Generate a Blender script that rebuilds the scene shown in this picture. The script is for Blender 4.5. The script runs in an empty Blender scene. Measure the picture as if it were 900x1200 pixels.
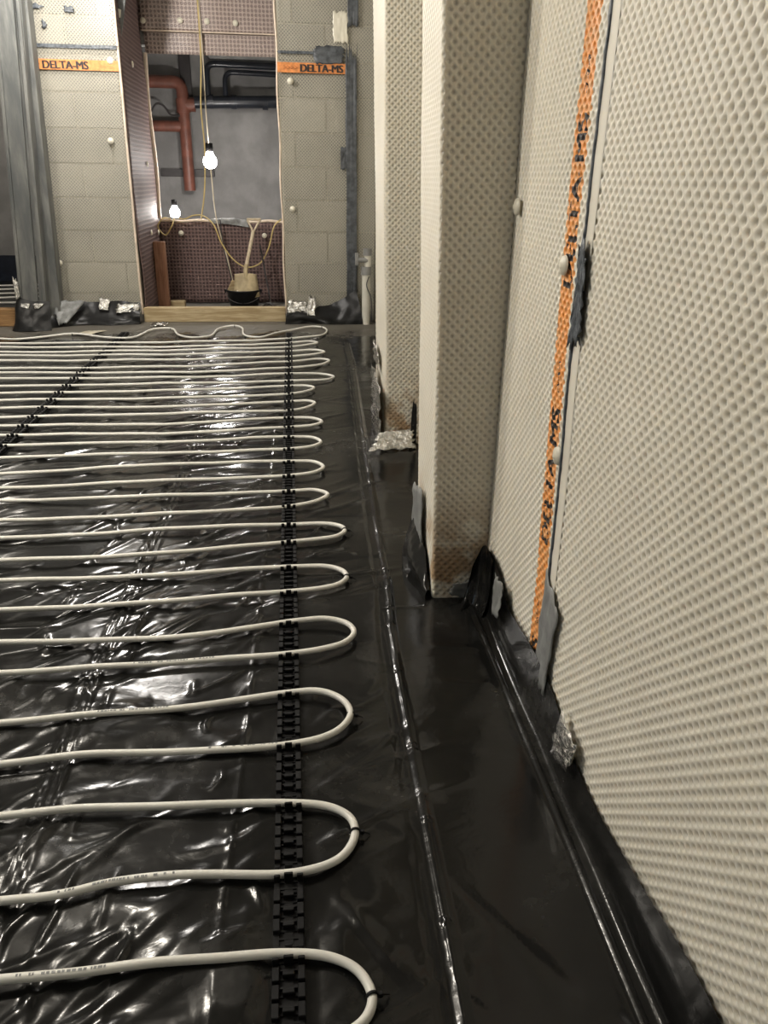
import bpy, bmesh, math, random
import numpy as np
from mathutils import Matrix, Vector

random.seed(7)
rng = np.random.default_rng(11)
scene = bpy.context.scene
COL = scene.collection

# ------------------------------------------------------------------ camera
FPX = 890.0
CAM_H = 1.05
pitch = math.atan((600 - 208) / FPX)
yaw = math.atan(112 * math.cos(pitch) / FPX)
roll = math.radians(0.9)
fw = Vector((math.sin(yaw) * math.cos(pitch), math.cos(yaw) * math.cos(pitch), -math.sin(pitch)))
rt = Vector((math.cos(yaw), -math.sin(yaw), 0))
up = rt.cross(fw)
rt2 = rt * math.cos(roll) + up * math.sin(roll)
up2 = up * math.cos(roll) - rt * math.sin(roll)
cam_data = bpy.data.cameras.new('camera')
cam_data.sensor_fit = 'VERTICAL'
cam_data.sensor_height = 36.0
cam_data.lens = FPX * 36.0 / 1200.0
cam_data.clip_start = 0.02
cam = bpy.data.objects.new('camera', cam_data)
COL.objects.link(cam)
cam.matrix_world = Matrix(((rt2.x, up2.x, -fw.x, 0), (rt2.y, up2.y, -fw.y, 0), (rt2.z, up2.z, -fw.z, CAM_H), (0, 0, 0, 1)))
scene.camera = cam

# ------------------------------------------------------------------ world, lights, exposure
world = bpy.data.worlds.new('world')
scene.world = world
world.use_nodes = True
world.node_tree.nodes['Background'].inputs[0].default_value = (0.9, 0.92, 1.0, 1)
world.node_tree.nodes['Background'].inputs[1].default_value = 0.02

def point_light(name, loc, watts, col, radius):
    d = bpy.data.lights.new(name, 'POINT')
    d.energy = watts; d.color = col; d.shadow_soft_size = radius
    o = bpy.data.objects.new(name, d); COL.objects.link(o); o.location = loc
    return o

WARM = (1.0, 0.93, 0.82)
point_light('ceiling_bulb_and_fill', (-2.2, 2.1, 2.25), 130, WARM, 0.05)
point_light('ceiling_bulb_and_fill', (-1.05, 2.5, 2.2), 42, WARM, 0.05)      # bare site bulbs strung under the ceiling
point_light('ceiling_bulb_and_fill', (-1.3, 5.2, 2.25), 85, (1.0, 0.955, 0.90), 0.05)
point_light('ceiling_bulb_and_fill', (-2.9, -0.6, 2.2), 10, (0.62, 0.80, 1.0), 0.06)  # added cool fill behind the camera, no known bulb there
point_light('side_room_fill', (-3.1, 7.4, 2.1), 22, WARM, 0.06)  # unseen fill added to brighten the side room

scene.view_settings.view_transform = 'Standard'
scene.view_settings.look = 'None'
scene.view_settings.gamma = 1.0
scene.view_settings.use_curve_mapping = False
scene.view_settings.exposure = 0.12

# ------------------------------------------------------------------ helpers: materials
class NT:
    def __init__(self, name):
        self.m = bpy.data.materials.new(name); self.m.use_nodes = True
        self.t = self.m.node_tree; self.t.nodes.clear()
        self.out = self.t.nodes.new('ShaderNodeOutputMaterial')
    def n(self, typ, **kw):
        nd = self.t.nodes.new(typ)
        for k, v in kw.items(): setattr(nd, k, v)
        return nd
    def put(self, sock, v):
        if isinstance(v, bpy.types.NodeSocket): self.t.links.new(v, sock)
        elif isinstance(v, (tuple, list)) and len(v) == 3 and sock.type == 'RGBA': sock.default_value = (*v, 1)
        else: sock.default_value = v
    def math(self, op, a, b=0.0, c=0.0):
        nd = self.n('ShaderNodeMath', operation=op)
        for i, v in enumerate((a, b, c)): self.put(nd.inputs[i], v)
        return nd.outputs[0]
    def coord(self, scale=(1, 1, 1)):
        tc = self.n('ShaderNodeTexCoord'); mp = self.n('ShaderNodeMapping')
        self.t.links.new(tc.outputs['Object'], mp.inputs[0]); mp.inputs['Scale'].default_value = scale
        return mp.outputs[0]
    def noise(self, scale, detail=3, rough=0.55, dist=0.0, co=None):
        nd = self.n('ShaderNodeTexNoise')
        if co is not None: self.t.links.new(co, nd.inputs['Vector'])
        else: self.t.links.new(self.coord(), nd.inputs['Vector'])
        nd.inputs['Scale'].default_value = scale; nd.inputs['Detail'].default_value = detail
        nd.inputs['Roughness'].default_value = rough; nd.inputs['Distortion'].default_value = dist
        return nd.outputs[0]
    def ramp(self, fac, lo, hi, a=0.0, b=1.0):
        nd = self.n('ShaderNodeMapRange', interpolation_type='SMOOTHSTEP')
        self.put(nd.inputs['Value'], fac)
        for k, v in (('From Min', lo), ('From Max', hi), ('To Min', a), ('To Max', b)): nd.inputs[k].default_value = v
        return nd.outputs[0]
    def mix(self, fac, a, b):
        nd = self.n('ShaderNodeMix', data_type='RGBA')
        self.put(nd.inputs[0], fac); self.put(nd.inputs[6], a); self.put(nd.inputs[7], b)
        return nd.outputs[2]
    def bump(self, h, strength=0.5, dist=0.002, normal=None):
        nd = self.n('ShaderNodeBump'); self.put(nd.inputs['Height'], h)
        nd.inputs['Strength'].default_value = strength; nd.inputs['Distance'].default_value = dist
        if normal is not None: self.t.links.new(normal, nd.inputs['Normal'])
        return nd.outputs[0]
    def bsdf(self, col, rough=0.5, spec=0.5, metal=0.0, normal=None, **kw):
        nd = self.n('ShaderNodeBsdfPrincipled')
        self.put(nd.inputs['Base Color'], col); self.put(nd.inputs['Roughness'], rough)
        self.put(nd.inputs['Metallic'], metal); self.put(nd.inputs['Specular IOR Level'], spec)
        if normal is not None: self.t.links.new(normal, nd.inputs['Normal'])
        for k, v in kw.items(): self.put(nd.inputs[k], v)
        return nd.outputs[0]
    def done(self, sh):
        self.t.links.new(sh, self.out.inputs[0]); return self.m
    def dimples(self, axes, pitch, centred=True):
        sp = self.n('ShaderNodeSeparateXYZ'); self.t.links.new(self.coord(), sp.inputs[0])
        s = {'X': sp.outputs[0], 'Y': sp.outputs[1], 'Z': sp.outputs[2]}
        u, v = s[axes[0]], s[axes[1]]
        if centred:
            u, v = self.math('ADD', u, v), self.math('SUBTRACT', u, v)
        q = []
        for a in (u, v):
            f = self.math('FRACT', self.math('MULTIPLY_ADD', a, 1 / pitch, 100.0))
            f = self.math('SUBTRACT', f, 0.5)
            q.append(self.math('MULTIPLY', f, f))
        d = self.math('SQRT', self.math('ADD', q[0], q[1]))
        return self.ramp(d, 0.42, 0.26)

def simple(name, col, rough=0.6, spec=0.4, metal=0.0, var=0.15, scale=12.0, bump=0.0, bscale=60.0, bdist=0.003):
    t = NT(name)
    nz = t.noise(scale, 4)
    a = tuple(c * (1 - var) for c in col); b = tuple(min(1, c * (1 + var)) for c in col)
    c = t.mix(t.ramp(nz, 0.3, 0.7), a, b)
    nrm = t.bump(t.noise(bscale, 4), bump, bdist) if bump else None
    return t.done(t.bsdf(c, rough, spec, metal, nrm))

MAT = {}
def build_materials():
    # clear dimpled drainage membrane, near: milky plastic over a pale wall
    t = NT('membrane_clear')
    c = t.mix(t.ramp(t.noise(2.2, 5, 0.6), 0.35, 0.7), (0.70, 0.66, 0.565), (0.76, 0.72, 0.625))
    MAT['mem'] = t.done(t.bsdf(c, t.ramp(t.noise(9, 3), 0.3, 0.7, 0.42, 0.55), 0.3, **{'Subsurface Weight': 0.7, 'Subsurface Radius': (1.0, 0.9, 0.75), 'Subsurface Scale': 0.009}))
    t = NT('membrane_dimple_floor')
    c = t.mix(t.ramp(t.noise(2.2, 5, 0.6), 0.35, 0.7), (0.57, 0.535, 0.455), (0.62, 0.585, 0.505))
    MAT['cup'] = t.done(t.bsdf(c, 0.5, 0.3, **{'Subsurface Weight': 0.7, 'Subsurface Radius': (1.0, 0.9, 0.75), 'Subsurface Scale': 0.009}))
    # the same sheet on the piers: brick of the pier foot shows through it
    t = NT('membrane_on_pier')
    sp = t.n('ShaderNodeSeparateXYZ'); t.t.links.new(t.coord(), sp.inputs[0])
    brick = t.math('MULTIPLY', t.ramp(sp.outputs[2], 0.36, 0.06), t.ramp(t.noise(11, 2), 0.42, 0.60))
    c0 = t.mix(t.ramp(t.noise(2.2, 5, 0.6), 0.35, 0.7), (0.70, 0.66, 0.565), (0.76, 0.72, 0.625))
    MAT['mem_pier'] = t.done(t.bsdf(t.mix(brick, c0, (0.40, 0.28, 0.17)), 0.48, 0.3, **{'Subsurface Weight': 0.7, 'Subsurface Radius': (1.0, 0.9, 0.75), 'Subsurface Scale': 0.009}))
    t = NT('membrane_dimple_floor_on_pier')
    sp = t.n('ShaderNodeSeparateXYZ'); t.t.links.new(t.coord(), sp.inputs[0])
    brick = t.math('MULTIPLY', t.ramp(sp.outputs[2], 0.36, 0.06), t.ramp(t.noise(11, 2), 0.42, 0.60))
    MAT['cup_pier'] = t.done(t.bsdf(t.mix(brick, (0.58, 0.55, 0.475), (0.34, 0.235, 0.14)), 0.5, 0.3))
    t = NT('orange_print')
    MAT['orange'] = t.done(t.bsdf(t.mix(t.ramp(t.noise(60, 3), 0.4, 0.65), (0.86, 0.34, 0.085), (0.76, 0.40, 0.17)), 0.4, 0.4))
    MAT['black_print'] = simple('black_print', (0.035, 0.03, 0.028), 0.5, 0.3)
    MAT['orange_far'] = simple('orange_print_far', (0.66, 0.25, 0.08), 0.5, 0.3, var=0.2, scale=40)
    MAT['orange_dark'] = simple('orange_arrow_print', (0.42, 0.14, 0.04), 0.5, 0.3)
    # clear membrane over the far block piers: see-through, dimple pattern too far to pick apart
    t = NT('membrane_clear_far')
    m = t.dimples('XZ', 0.0225)
    fac = t.ramp(m, 0, 1, 0.52, 0.26)
    tr = t.n('ShaderNodeBsdfTransparent'); mx = t.n('ShaderNodeMixShader')
    t.put(mx.inputs[0], fac); t.t.links.new(tr.outputs[0], mx.inputs[1])
    t.t.links.new(t.bsdf((0.60, 0.57, 0.47), 0.35, 0.5, normal=t.bump(m, 0.6, -0.006)), mx.inputs[2])
    MAT['mem_far'] = t.done(mx.outputs[0])
    for key, ax in (('brown_xz', 'XZ'), ('brown_yz', 'YZ')):
        t = NT('brown_membrane_' + key)
        m = t.dimples(ax, 0.03, False)
        c = t.mix(m, (0.185, 0.125, 0.115), (0.085, 0.057, 0.055))
        MAT[key] = t.done(t.bsdf(c, 0.62, 0.25, normal=t.bump(m, 0.8, -0.008)))
    t = NT('brown_membrane_lit')  # header sheets: light from the bulbs painted in as a paler brown
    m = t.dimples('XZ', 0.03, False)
    MAT['brown_lit'] = t.done(t.bsdf(t.mix(m, (0.45, 0.36, 0.315), (0.27, 0.21, 0.19)), 0.4, 0.4, normal=t.bump(m, 0.8, -0.008)))
    MAT['edge_pale_lit'] = simple('brown_membrane_edge', (0.72, 0.60, 0.48), 0.5, 0.4)  # pale edges; round the opening the bulb's glow is painted into this colour
    # black polythene
    t = NT('black_polythene')
    dust = t.ramp(t.noise(2.6, 6, 0.65, 0.4), 0.47, 0.72)
    fine = t.noise(38, 4, 0.6)
    spf = t.n('ShaderNodeSeparateXYZ'); t.t.links.new(t.coord(), spf.inputs[0])
    swept = t.ramp(t.math('MULTIPLY_ADD', t.noise(3.5, 4, 0.6), 1.2, spf.outputs[1]), 5.95, 6.45)       # site dust trodden in along the far wall
    smear = t.math('MULTIPLY', dust, t.ramp(fine, 0.3, 0.7, 0.4, 1.0))
    c = t.mix(swept, t.mix(smear, (0.0072, 0.0072, 0.0069), (0.032, 0.031, 0.028)), (0.13, 0.12, 0.10))
    r = t.math('MAXIMUM', t.math('MULTIPLY_ADD', smear, 0.22, 0.155), t.math('MULTIPLY', swept, 0.6))
    b1 = t.bump(t.noise(9, 4, 0.5, 1.2, t.coord((1, 1.6, 1))), 0.14, 0.006)
    b2 = t.bump(t.noise(55, 3, 0.5, 0.6), 0.10, 0.002, b1)
    MAT['film'] = t.done(t.bsdf(c, r, 0.31, normal=b2))
    MAT['film_plain'] = simple('black_polythene_folded', (0.010, 0.010, 0.010), 0.36, 0.25, var=0.3, bump=0.25, bscale=25, bdist=0.006)
    MAT['film_blue'] = simple('dark_blue_polythene', (0.012, 0.016, 0.028), 0.3, 0.5, var=0.3)
    # pipe: white plastic with a dotted line of faint print
    t = NT('white_pipe_plastic')
    sp = t.n('ShaderNodeSeparateXYZ'); t.t.links.new(t.coord(), sp.inputs[0])
    MAT['pipe'] = t.done(t.bsdf(t.mix(t.ramp(t.noise(7, 3), 0.35, 0.7), (0.76, 0.745, 0.68), (0.82, 0.805, 0.75)), 0.33, 0.5))
    MAT['black_plastic'] = simple('black_plastic', (0.0045, 0.0045, 0.005), 0.55, 0.22, var=0.3)
    t = NT('foil_tape')
    MAT['foil'] = t.done(t.bsdf(t.mix(t.ramp(t.noise(30, 3), 0.35, 0.7), (0.45, 0.44, 0.41), (0.68, 0.665, 0.62)), 0.24, 0.5, 1.0, t.bump(t.noise(60, 4, 0.6, 1.0), 1.0, 0.008)))
    MAT['grey_tape'] = simple('grey_tape', (0.20, 0.205, 0.20), 0.42, 0.5, var=0.25, scale=25, bump=0.4, bscale=45)
    MAT['dark_tape'] = simple('dark_mastic_tape', (0.075, 0.082, 0.09), 0.45, 0.5, var=0.4, scale=30, bump=0.6, bscale=60)
    MAT['mastic'] = simple('blue_black_mastic', (0.085, 0.096, 0.108), 0.4, 0.5, var=0.5, scale=70, bump=0.6, bscale=90)
    t = NT('concrete_block')
    oi = t.n('ShaderNodeObjectInfo')
    c = t.mix(oi.outputs['Random'], (0.18, 0.172, 0.155), (0.30, 0.285, 0.245))
    c = t.mix(t.ramp(t.noise(3.0, 4), 0.35, 0.7, 0.0, 0.45), c, (0.44, 0.41, 0.33))
    MAT['block'] = t.done(t.bsdf(c, 0.9, 0.2, normal=t.bump(t.noise(90, 4), 0.4, 0.003)))
    MAT['mortar'] = simple('mortar', (0.50, 0.46, 0.36), 0.95, 0.15, var=0.2, scale=20, bump=0.3)
    MAT['render'] = simple('grey_render', (0.24, 0.235, 0.23), 0.9, 0.2, var=0.16, scale=3.5, bump=0.3, bscale=25, bdist=0.01)
    MAT['masonry'] = simple('masonry', (0.33, 0.325, 0.31), 0.9, 0.2, var=0.2, scale=5)
    MAT['slab'] = simple('concrete_slab', (0.22, 0.21, 0.19), 0.9, 0.2, var=0.25, scale=4)
    MAT['ceil'] = simple('ceiling_boards', (0.42, 0.41, 0.39), 0.9, 0.2, var=0.15, scale=4)
    t = NT('dusty_steel')
    nz = t.noise(3, 5, 0.6, 0.3, t.coord((5, 5, 1)))
    c = t.mix(t.ramp(nz, 0.30, 0.75), (0.085, 0.09, 0.088), (0.19, 0.19, 0.175))
    MAT['steel'] = t.done(t.bsdf(c, 0.6, 0.5, 0.15, t.bump(nz, 0.3, 0.004)))
    def wood(name, a, b, axis):
        t = NT(name)
        sc = {'X': (1.2, 14, 14), 'Z': (14, 14, 1.2)}[axis]
        nz = t.noise(4, 4, 0.6, 0.8, t.coord(sc))
        return t.done(t.bsdf(t.mix(t.ramp(nz, 0.32, 0.68), a, b), 0.7, 0.3, normal=t.bump(nz, 0.3, 0.003)))
    MAT['pine'] = wood('sawn_pine', (0.34, 0.25, 0.13), (0.52, 0.42, 0.26), 'X')
    MAT['pine_dark'] = wood('stained_timber', (0.23, 0.13, 0.055), (0.36, 0.21, 0.09), 'X')
    MAT['redwood'] = wood('red_brown_timber', (0.19, 0.085, 0.045), (0.29, 0.15, 0.09), 'Z')
    MAT['ash'] = wood('pale_ash_handle', (0.50, 0.41, 0.28), (0.62, 0.53, 0.39), 'Z')
    MAT['blade'] = simple('dusty_shovel_steel', (0.44, 0.36, 0.22), 0.6, 0.4, 0.1, var=0.25, scale=14, bump=0.3)
    MAT['terracotta'] = simple('terracotta_drain_plastic', (0.17, 0.062, 0.042), 0.45, 0.5, var=0.2)
    MAT['blackpipe'] = simple('black_pipe_plastic', (0.016, 0.019, 0.026), 0.28, 0.5, var=0.2)
    MAT['cord'] = simple('yellow_site_cable', (0.55, 0.42, 0.17), 0.5, 0.4)
    MAT['cord_white'] = simple('pale_site_cable', (0.62, 0.55, 0.42), 0.5, 0.4)
    MAT['cable_dark'] = simple('dark_cable', (0.05, 0.045, 0.045), 0.5, 0.4)
    MAT['plug'] = simple('fixing_plug_plastic', (0.72, 0.68, 0.56), 0.35, 0.5, var=0.05)
    MAT['white_plastic'] = simple('white_waste_pipe_plastic', (0.66, 0.64, 0.56), 0.35, 0.5, var=0.06)
    MAT['grey_plastic'] = simple('grey_fitting_plastic', (0.25, 0.25, 0.24), 0.4, 0.5)
    MAT['rubble'] = simple('offcut', (0.50, 0.43, 0.30), 0.85, 0.2, var=0.25, scale=20, bump=0.5)
    t = NT('lit_bulb')
    em = t.n('ShaderNodeEmission'); em.inputs[0].default_value = (1.0, 0.95, 0.90, 1); em.inputs[1].default_value = 150
    MAT['bulb'] = t.done(em.outputs[0])
build_materials()

# ------------------------------------------------------------------ helpers: meshes and objects
def add(name, me, parent=None, kind=None):
    o = bpy.data.objects.new(name, me); COL.objects.link(o)
    if parent is not None: o.parent = parent
    if kind: o['kind'] = kind
    return o
def tag(o, label, cat, group=None):
    o['label'] = label; o['category'] = cat
    if group: o['group'] = group
    return o
def thing(name, label, cat, group=None, loc=(0, 0, 0)):
    o = bpy.data.objects.new(name, None); COL.objects.link(o); o.location = loc
    return tag(o, label, cat, group)
def tonp(name, V, F, mats, smooth=True, midx=None):
    """mesh from an (n,3) array and a list of (k,3) / (k,4) index arrays"""
    me = bpy.data.meshes.new(name)
    V = np.asarray(V, dtype=np.float32)
    me.vertices.add(len(V)); me.vertices.foreach_set('co', V.ravel())
    loops = np.concatenate([np.asarray(f, dtype=np.int32).ravel() for f in F])
    tot = np.concatenate([np.full(len(f), np.asarray(f).shape[1], dtype=np.int32) for f in F])
    start = np.concatenate([[0], np.cumsum(tot)[:-1]]).astype(np.int32)
    me.loops.add(len(loops)); me.loops.foreach_set('vertex_index', loops)
    me.polygons.add(len(tot)); me.polygons.foreach_set('loop_start', start); me.polygons.foreach_set('loop_total', tot)
    if midx is not None: me.polygons.foreach_set('material_index', np.asarray(midx, dtype=np.int32))
    me.polygons.foreach_set('use_smooth', np.full(len(tot), smooth))
    for m in (mats if isinstance(mats, (list, tuple)) else [mats]): me.materials.append(m)
    me.update(calc_edges=True); me.validate()
    return me

class MB:
    """collects shapes into one mesh"""
    def __init__(s): s.v = []; s.f = []; s.sm = []
    def poly(s, vs, fs, smooth=False):
        b = len(s.v); s.v += [tuple(p) for p in vs]
        for f in fs: s.f.append([b + i for i in f]); s.sm.append(smooth)
        return s
    def box(s, x0, x1, y0, y1, z0, z1, bev=0.0, M=None):
        bm = bmesh.new(); bmesh.ops.create_cube(bm, size=1)
        for v in bm.verts: v.co = ((x0 + x1) / 2 + v.co.x * (x1 - x0), (y0 + y1) / 2 + v.co.y * (y1 - y0), (z0 + z1) / 2 + v.co.z * (z1 - z0))
        if bev: bmesh.ops.bevel(bm, geom=bm.edges[:], offset=bev, segments=1, affect='EDGES', profile=0.5)
        if M is not None: bm.transform(M)
        bm.verts.index_update()
        s.poly([v.co[:] for v in bm.verts], [[v.index for v in f.verts] for f in bm.faces]); bm.free(); return s
    def tube(s, pts, r, seg=10, caps=True):
        P = [Vector(p) for p in pts]; n = len(P); R = r if hasattr(r, '__len__') else [r] * n
        T = [(P[min(i + 1, n - 1)] - P[max(i - 1, 0)]).normalized() for i in range(n)]
        nv = Vector((0, 0, 1)) if abs(T[0].z) < 0.9 else Vector((1, 0, 0))
        vs = []
        for i in range(n):
            nv = (nv - T[i] * nv.dot(T[i])).normalized(); bn = T[i].cross(nv)
            for k in range(seg):
                a = 2 * math.pi * k / seg
                vs.append(P[i] + (nv * math.cos(a) + bn * math.sin(a)) * R[i])
        fs = [[i * seg + k, i * seg + (k + 1) % seg, (i + 1) * seg + (k + 1) % seg, (i + 1) * seg + k] for i in range(n - 1) for k in range(seg)]
        s.poly(vs, fs, True)
        if caps:
            s.poly(vs[:seg][::-1], [list(range(seg))]); s.poly(vs[-seg:], [list(range(seg))])
        return s
    def lathe(s, prof, c, seg=24, M=None):
        """profile of (r, z) turned about a vertical axis at c"""
        vs = []
        for r, z in prof:
            for k in range(seg):
                a = 2 * math.pi * k / seg
                p = Vector((r * math.cos(a), r * math.sin(a), z))
                if M is not None: p = M @ p
                vs.append(p + Vector(c))
        fs = [[i * seg + k, i * seg + (k + 1) % seg, (i + 1) * seg + (k + 1) % seg, (i + 1) * seg + k] for i in range(len(prof) - 1) for k in range(seg)]
        return s.poly(vs, fs, True)
    def mesh(s, name, mat):
        me = bpy.data.meshes.new(name); me.from_pydata([tuple(v) for v in s.v], [], s.f)
        me.polygons.foreach_set('use_smooth', s.sm); me.materials.append(mat); me.update(); return me
    def build(s, name, mat, parent=None, kind=None): return add(name, s.mesh(name, mat), parent, kind)

def vnoise(x, y, seed=0):
    """value noise on arrays, 0..1"""
    xi = np.floor(x).astype(np.int64); yi = np.floor(y).astype(np.int64)
    xf = x - xi; yf = y - yi
    xf = xf * xf * (3 - 2 * xf); yf = yf * yf * (3 - 2 * yf)
    def h(a, b):
        n = (a * 374761393 + b * 668265263 + seed * 974634777) & 0x7fffffff
        n = ((n ^ (n >> 13)) * 1274126177) & 0x7fffffff
        return ((n ^ (n >> 16)) & 0xffff) / 65535.0
    return (h(xi, yi) * (1 - xf) + h(xi + 1, yi) * xf) * (1 - yf) + (h(xi, yi + 1) * (1 - xf) + h(xi + 1, yi + 1) * xf) * yf

def smooth_path(pts, per=8):
    """centripetal Catmull-Rom through the points"""
    P = [np.array(p, float) for p in pts]; out = []
    P = [2 * P[0] - P[1]] + P + [2 * P[-1] - P[-2]]
    for i in range(1, len(P) - 2):
        p0, p1, p2, p3 = P[i - 1:i + 3]
        t0 = 0.0; t1 = t0 + max(np.linalg.norm(p1 - p0), 1e-6) ** 0.5; t2 = t1 + max(np.linalg.norm(p2 - p1), 1e-6) ** 0.5; t3 = t2 + max(np.linalg.norm(p3 - p2), 1e-6) ** 0.5
        for k in range(per):
            t = t1 + (t2 - t1) * k / per
            a1 = p0 * (t1 - t) / (t1 - t0) + p1 * (t - t0) / (t1 - t0); a2 = p1 * (t2 - t) / (t2 - t1) + p2 * (t - t1) / (t2 - t1); a3 = p2 * (t3 - t) / (t3 - t2) + p3 * (t - t2) / (t3 - t2)
            b1 = a1 * (t2 - t) / (t2 - t0) + a2 * (t - t0) / (t2 - t0); b2 = a2 * (t3 - t) / (t3 - t1) + a3 * (t - t1) / (t3 - t1)
            out.append(b1 * (t2 - t) / (t2 - t1) + b2 * (t - t1) / (t2 - t1))
    out.append(P[-2]); return out

def patch(name, quad, mat, parent=None, n=8, amp=0.004, rag=0.06, thick=0.0012, seed=0, bulge=0.0):
    """a crumpled sheet spanning four 3-D corners (counter-clockwise seen from the room), with ragged edges and a thickness"""
    r = np.random.default_rng(seed); Q = [np.array(q, float) for q in quad]
    nrm = np.cross(Q[1] - Q[0], Q[3] - Q[0]); nrm /= np.linalg.norm(nrm)
    V = []
    for j in range(n + 1):
        for i in range(n + 1):
            s, t = i / n, j / n
            if i in (0, n): s += r.uniform(-rag, rag)
            if j in (0, n): t += r.uniform(-rag, rag)
            p = Q[0] * (1 - s) * (1 - t) + Q[1] * s * (1 - t) + Q[2] * s * t + Q[3] * (1 - s) * t
            p = p + nrm * (r.uniform(-amp, amp) + amp + bulge * math.sin(math.pi * min(1, max(0, s))) * math.sin(math.pi * min(1, max(0, t))))
            V.append(p)
    V = np.array(V); m = len(V); W = V - nrm * thick
    F = [[j * (n + 1) + i, j * (n + 1) + i + 1, (j + 1) * (n + 1) + i + 1, (j + 1) * (n + 1) + i] for j in range(n) for i in range(n)]
    B = [[f[0] + m, f[3] + m, f[2] + m, f[1] + m] for f in F]
    ring = [i for i in range(n)] + [j * (n + 1) + n for j in range(n)] + [n * (n + 1) + n - i for i in range(n)] + [(n - j) * (n + 1) for j in range(n)]
    S = [[ring[k], ring[k] + m, ring[(k + 1) % len(ring)] + m, ring[(k + 1) % len(ring)]] for k in range(len(ring))]
    return add(name, tonp(name, np.vstack([V, W]), [np.array(F + B + S)], mat, True), parent)

def drape(name, rows, mat, parent=None, amp=0.006, seed=0, per=14, fold=30.0):
    """sheet through a few polylines (each the same number of points), wrinkled"""
    R = [np.array(smooth_path(r, per)) for r in rows]
    G = np.array([smooth_path([R[k][i] for k in range(len(R))], 5) for i in range(len(R[0]))])   # (along, across, 3)
    a, b = G.shape[:2]
    du = np.gradient(G, axis=0); dv = np.gradient(G, axis=1); N = np.cross(du, dv); N /= np.linalg.norm(N, axis=2, keepdims=True) + 1e-9
    L = np.cumsum(np.concatenate([[0], np.linalg.norm(np.diff(G[:, b // 2], axis=0), axis=1)]))[:, None]
    W = np.linspace(0, 1, b)[None, :]
    h = (vnoise(L * fold + W * 2.5, W * 2.0 + L * 4, seed) - 0.5) * 2 * amp + (vnoise(L * fold * 2.3 - W * 3, W * 5, seed + 1) - 0.5) * amp
    G = G + N * h[..., None]
    idx = np.arange(a * b).reshape(a, b)
    F = np.stack([idx[:-1, :-1], idx[1:, :-1], idx[1:, 1:], idx[:-1, 1:]], -1).reshape(-1, 4)
    return add(name, tonp(name, G.reshape(-1, 3), [F], mat, True), parent)

# ------------------------------------------------------------------ the setting
XW = 0.485            # face of the membrane on the right wall
PIER_Y, NIB_Y = 1.775, 3.09
CEIL = 2.42
def slab(name, b, mat, parent=None, bev=0.0):
    return MB().box(*b, bev=bev).build(name, mat, parent, None if parent else 'structure')

floor = slab('floor', (-3.8, 0.9, -2.4, 9.4, -0.12, -0.012), MAT['slab'])
ceiling = slab('ceiling', (-3.8, 0.9, -2.4, 9.4, CEIL, CEIL + 0.1), MAT['ceil'])
wall_left = slab('wall_left', (-3.8, -3.6, -2.2, 9.2, -0.012, CEIL), MAT['masonry'])
wall_front = slab('wall_front', (-3.8, 0.9, -2.4, -2.2, -0.012, CEIL), MAT['masonry'])
wall_rear = slab('wall_rear', (-3.6, 0.9, 8.62, 8.82, -0.012, CEIL), MAT['render'])
wall_right = slab('wall_right', (0.505, 0.9, -2.2, 1.80, -0.012, CEIL), MAT['masonry'])
wall_pier = slab('wall_pier', (0.365, 0.9, 1.80, 2.04, -0.012, CEIL), MAT['masonry'])
wall_alcove = slab('wall_alcove', (0.66, 0.9, 2.04, 8.62, -0.012, CEIL), MAT['masonry'])
wall_nib = slab('wall_nib', (0.385, 0.66, 3.12, 3.38, -0.012, CEIL), MAT['masonry'])

# ---- dimpled membrane as real geometry
CELL = 0.0225
def lattice(u0, u1, v0, v1):
    i = np.arange(int(u0 / CELL) - 2, int(u1 / CELL) + 3); j = np.arange(int(v0 / CELL) - 2, int(v1 / CELL) + 3)
    A = np.stack(np.meshgrid(i * CELL, j * CELL), -1).reshape(-1, 2)
    C = np.vstack([A, A + CELL / 2]); h = CELL / 2 * 0.98
    return C[(C[:, 0] > u0 - h) & (C[:, 0] < u1 + h) & (C[:, 1] > v0 - h) & (C[:, 1] < v1 + h)]
def coarse_template(seg=8):
    T = []
    for k in range(8):
        a = k * math.pi / 4; r = CELL / 2 if k % 2 == 0 else CELL / 2 / math.sqrt(2)
        T.append((r * math.cos(a), r * math.sin(a), 0))
    for rr, d in ((0.0064, 0.0), (0.0041, -0.0036)):
        for k in range(8):
            a = k * math.pi / 4; T.append((rr * math.cos(a), rr * math.sin(a), d))
    T.append((0, 0, -0.0040))
    q = [[k, (k + 1) % 8, 8 + (k + 1) % 8, 8 + k] for k in range(8)] + [[8 + k, 8 + (k + 1) % 8, 16 + (k + 1) % 8, 16 + k] for k in range(8)]
    t = [[16 + k, 16 + (k + 1) % 8, 24] for k in range(8)]
    return np.array(T), np.array(q), np.array(t)
def light_template():
    T = []
    for k in range(4):
        a = k * math.pi / 2; T.append((CELL / 2 * math.cos(a), CELL / 2 * math.sin(a), 0))
    for k in range(4):
        a = k * math.pi / 2; T.append((0.0085 * math.cos(a), 0.0085 * math.sin(a), 0))
    for k in range(4):
        a = k * math.pi / 2; T.append((0.0052 * math.cos(a), 0.0052 * math.sin(a), -0.0032))
    q = [[k, (k + 1) % 4, 4 + (k + 1) % 4, 4 + k] for k in range(4)] + [[4 + k, 4 + (k + 1) % 4, 8 + (k + 1) % 4, 8 + k] for k in range(4)]
    q += [[8, 9, 10, 11]]
    return np.array(T), np.array(q), None
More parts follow.
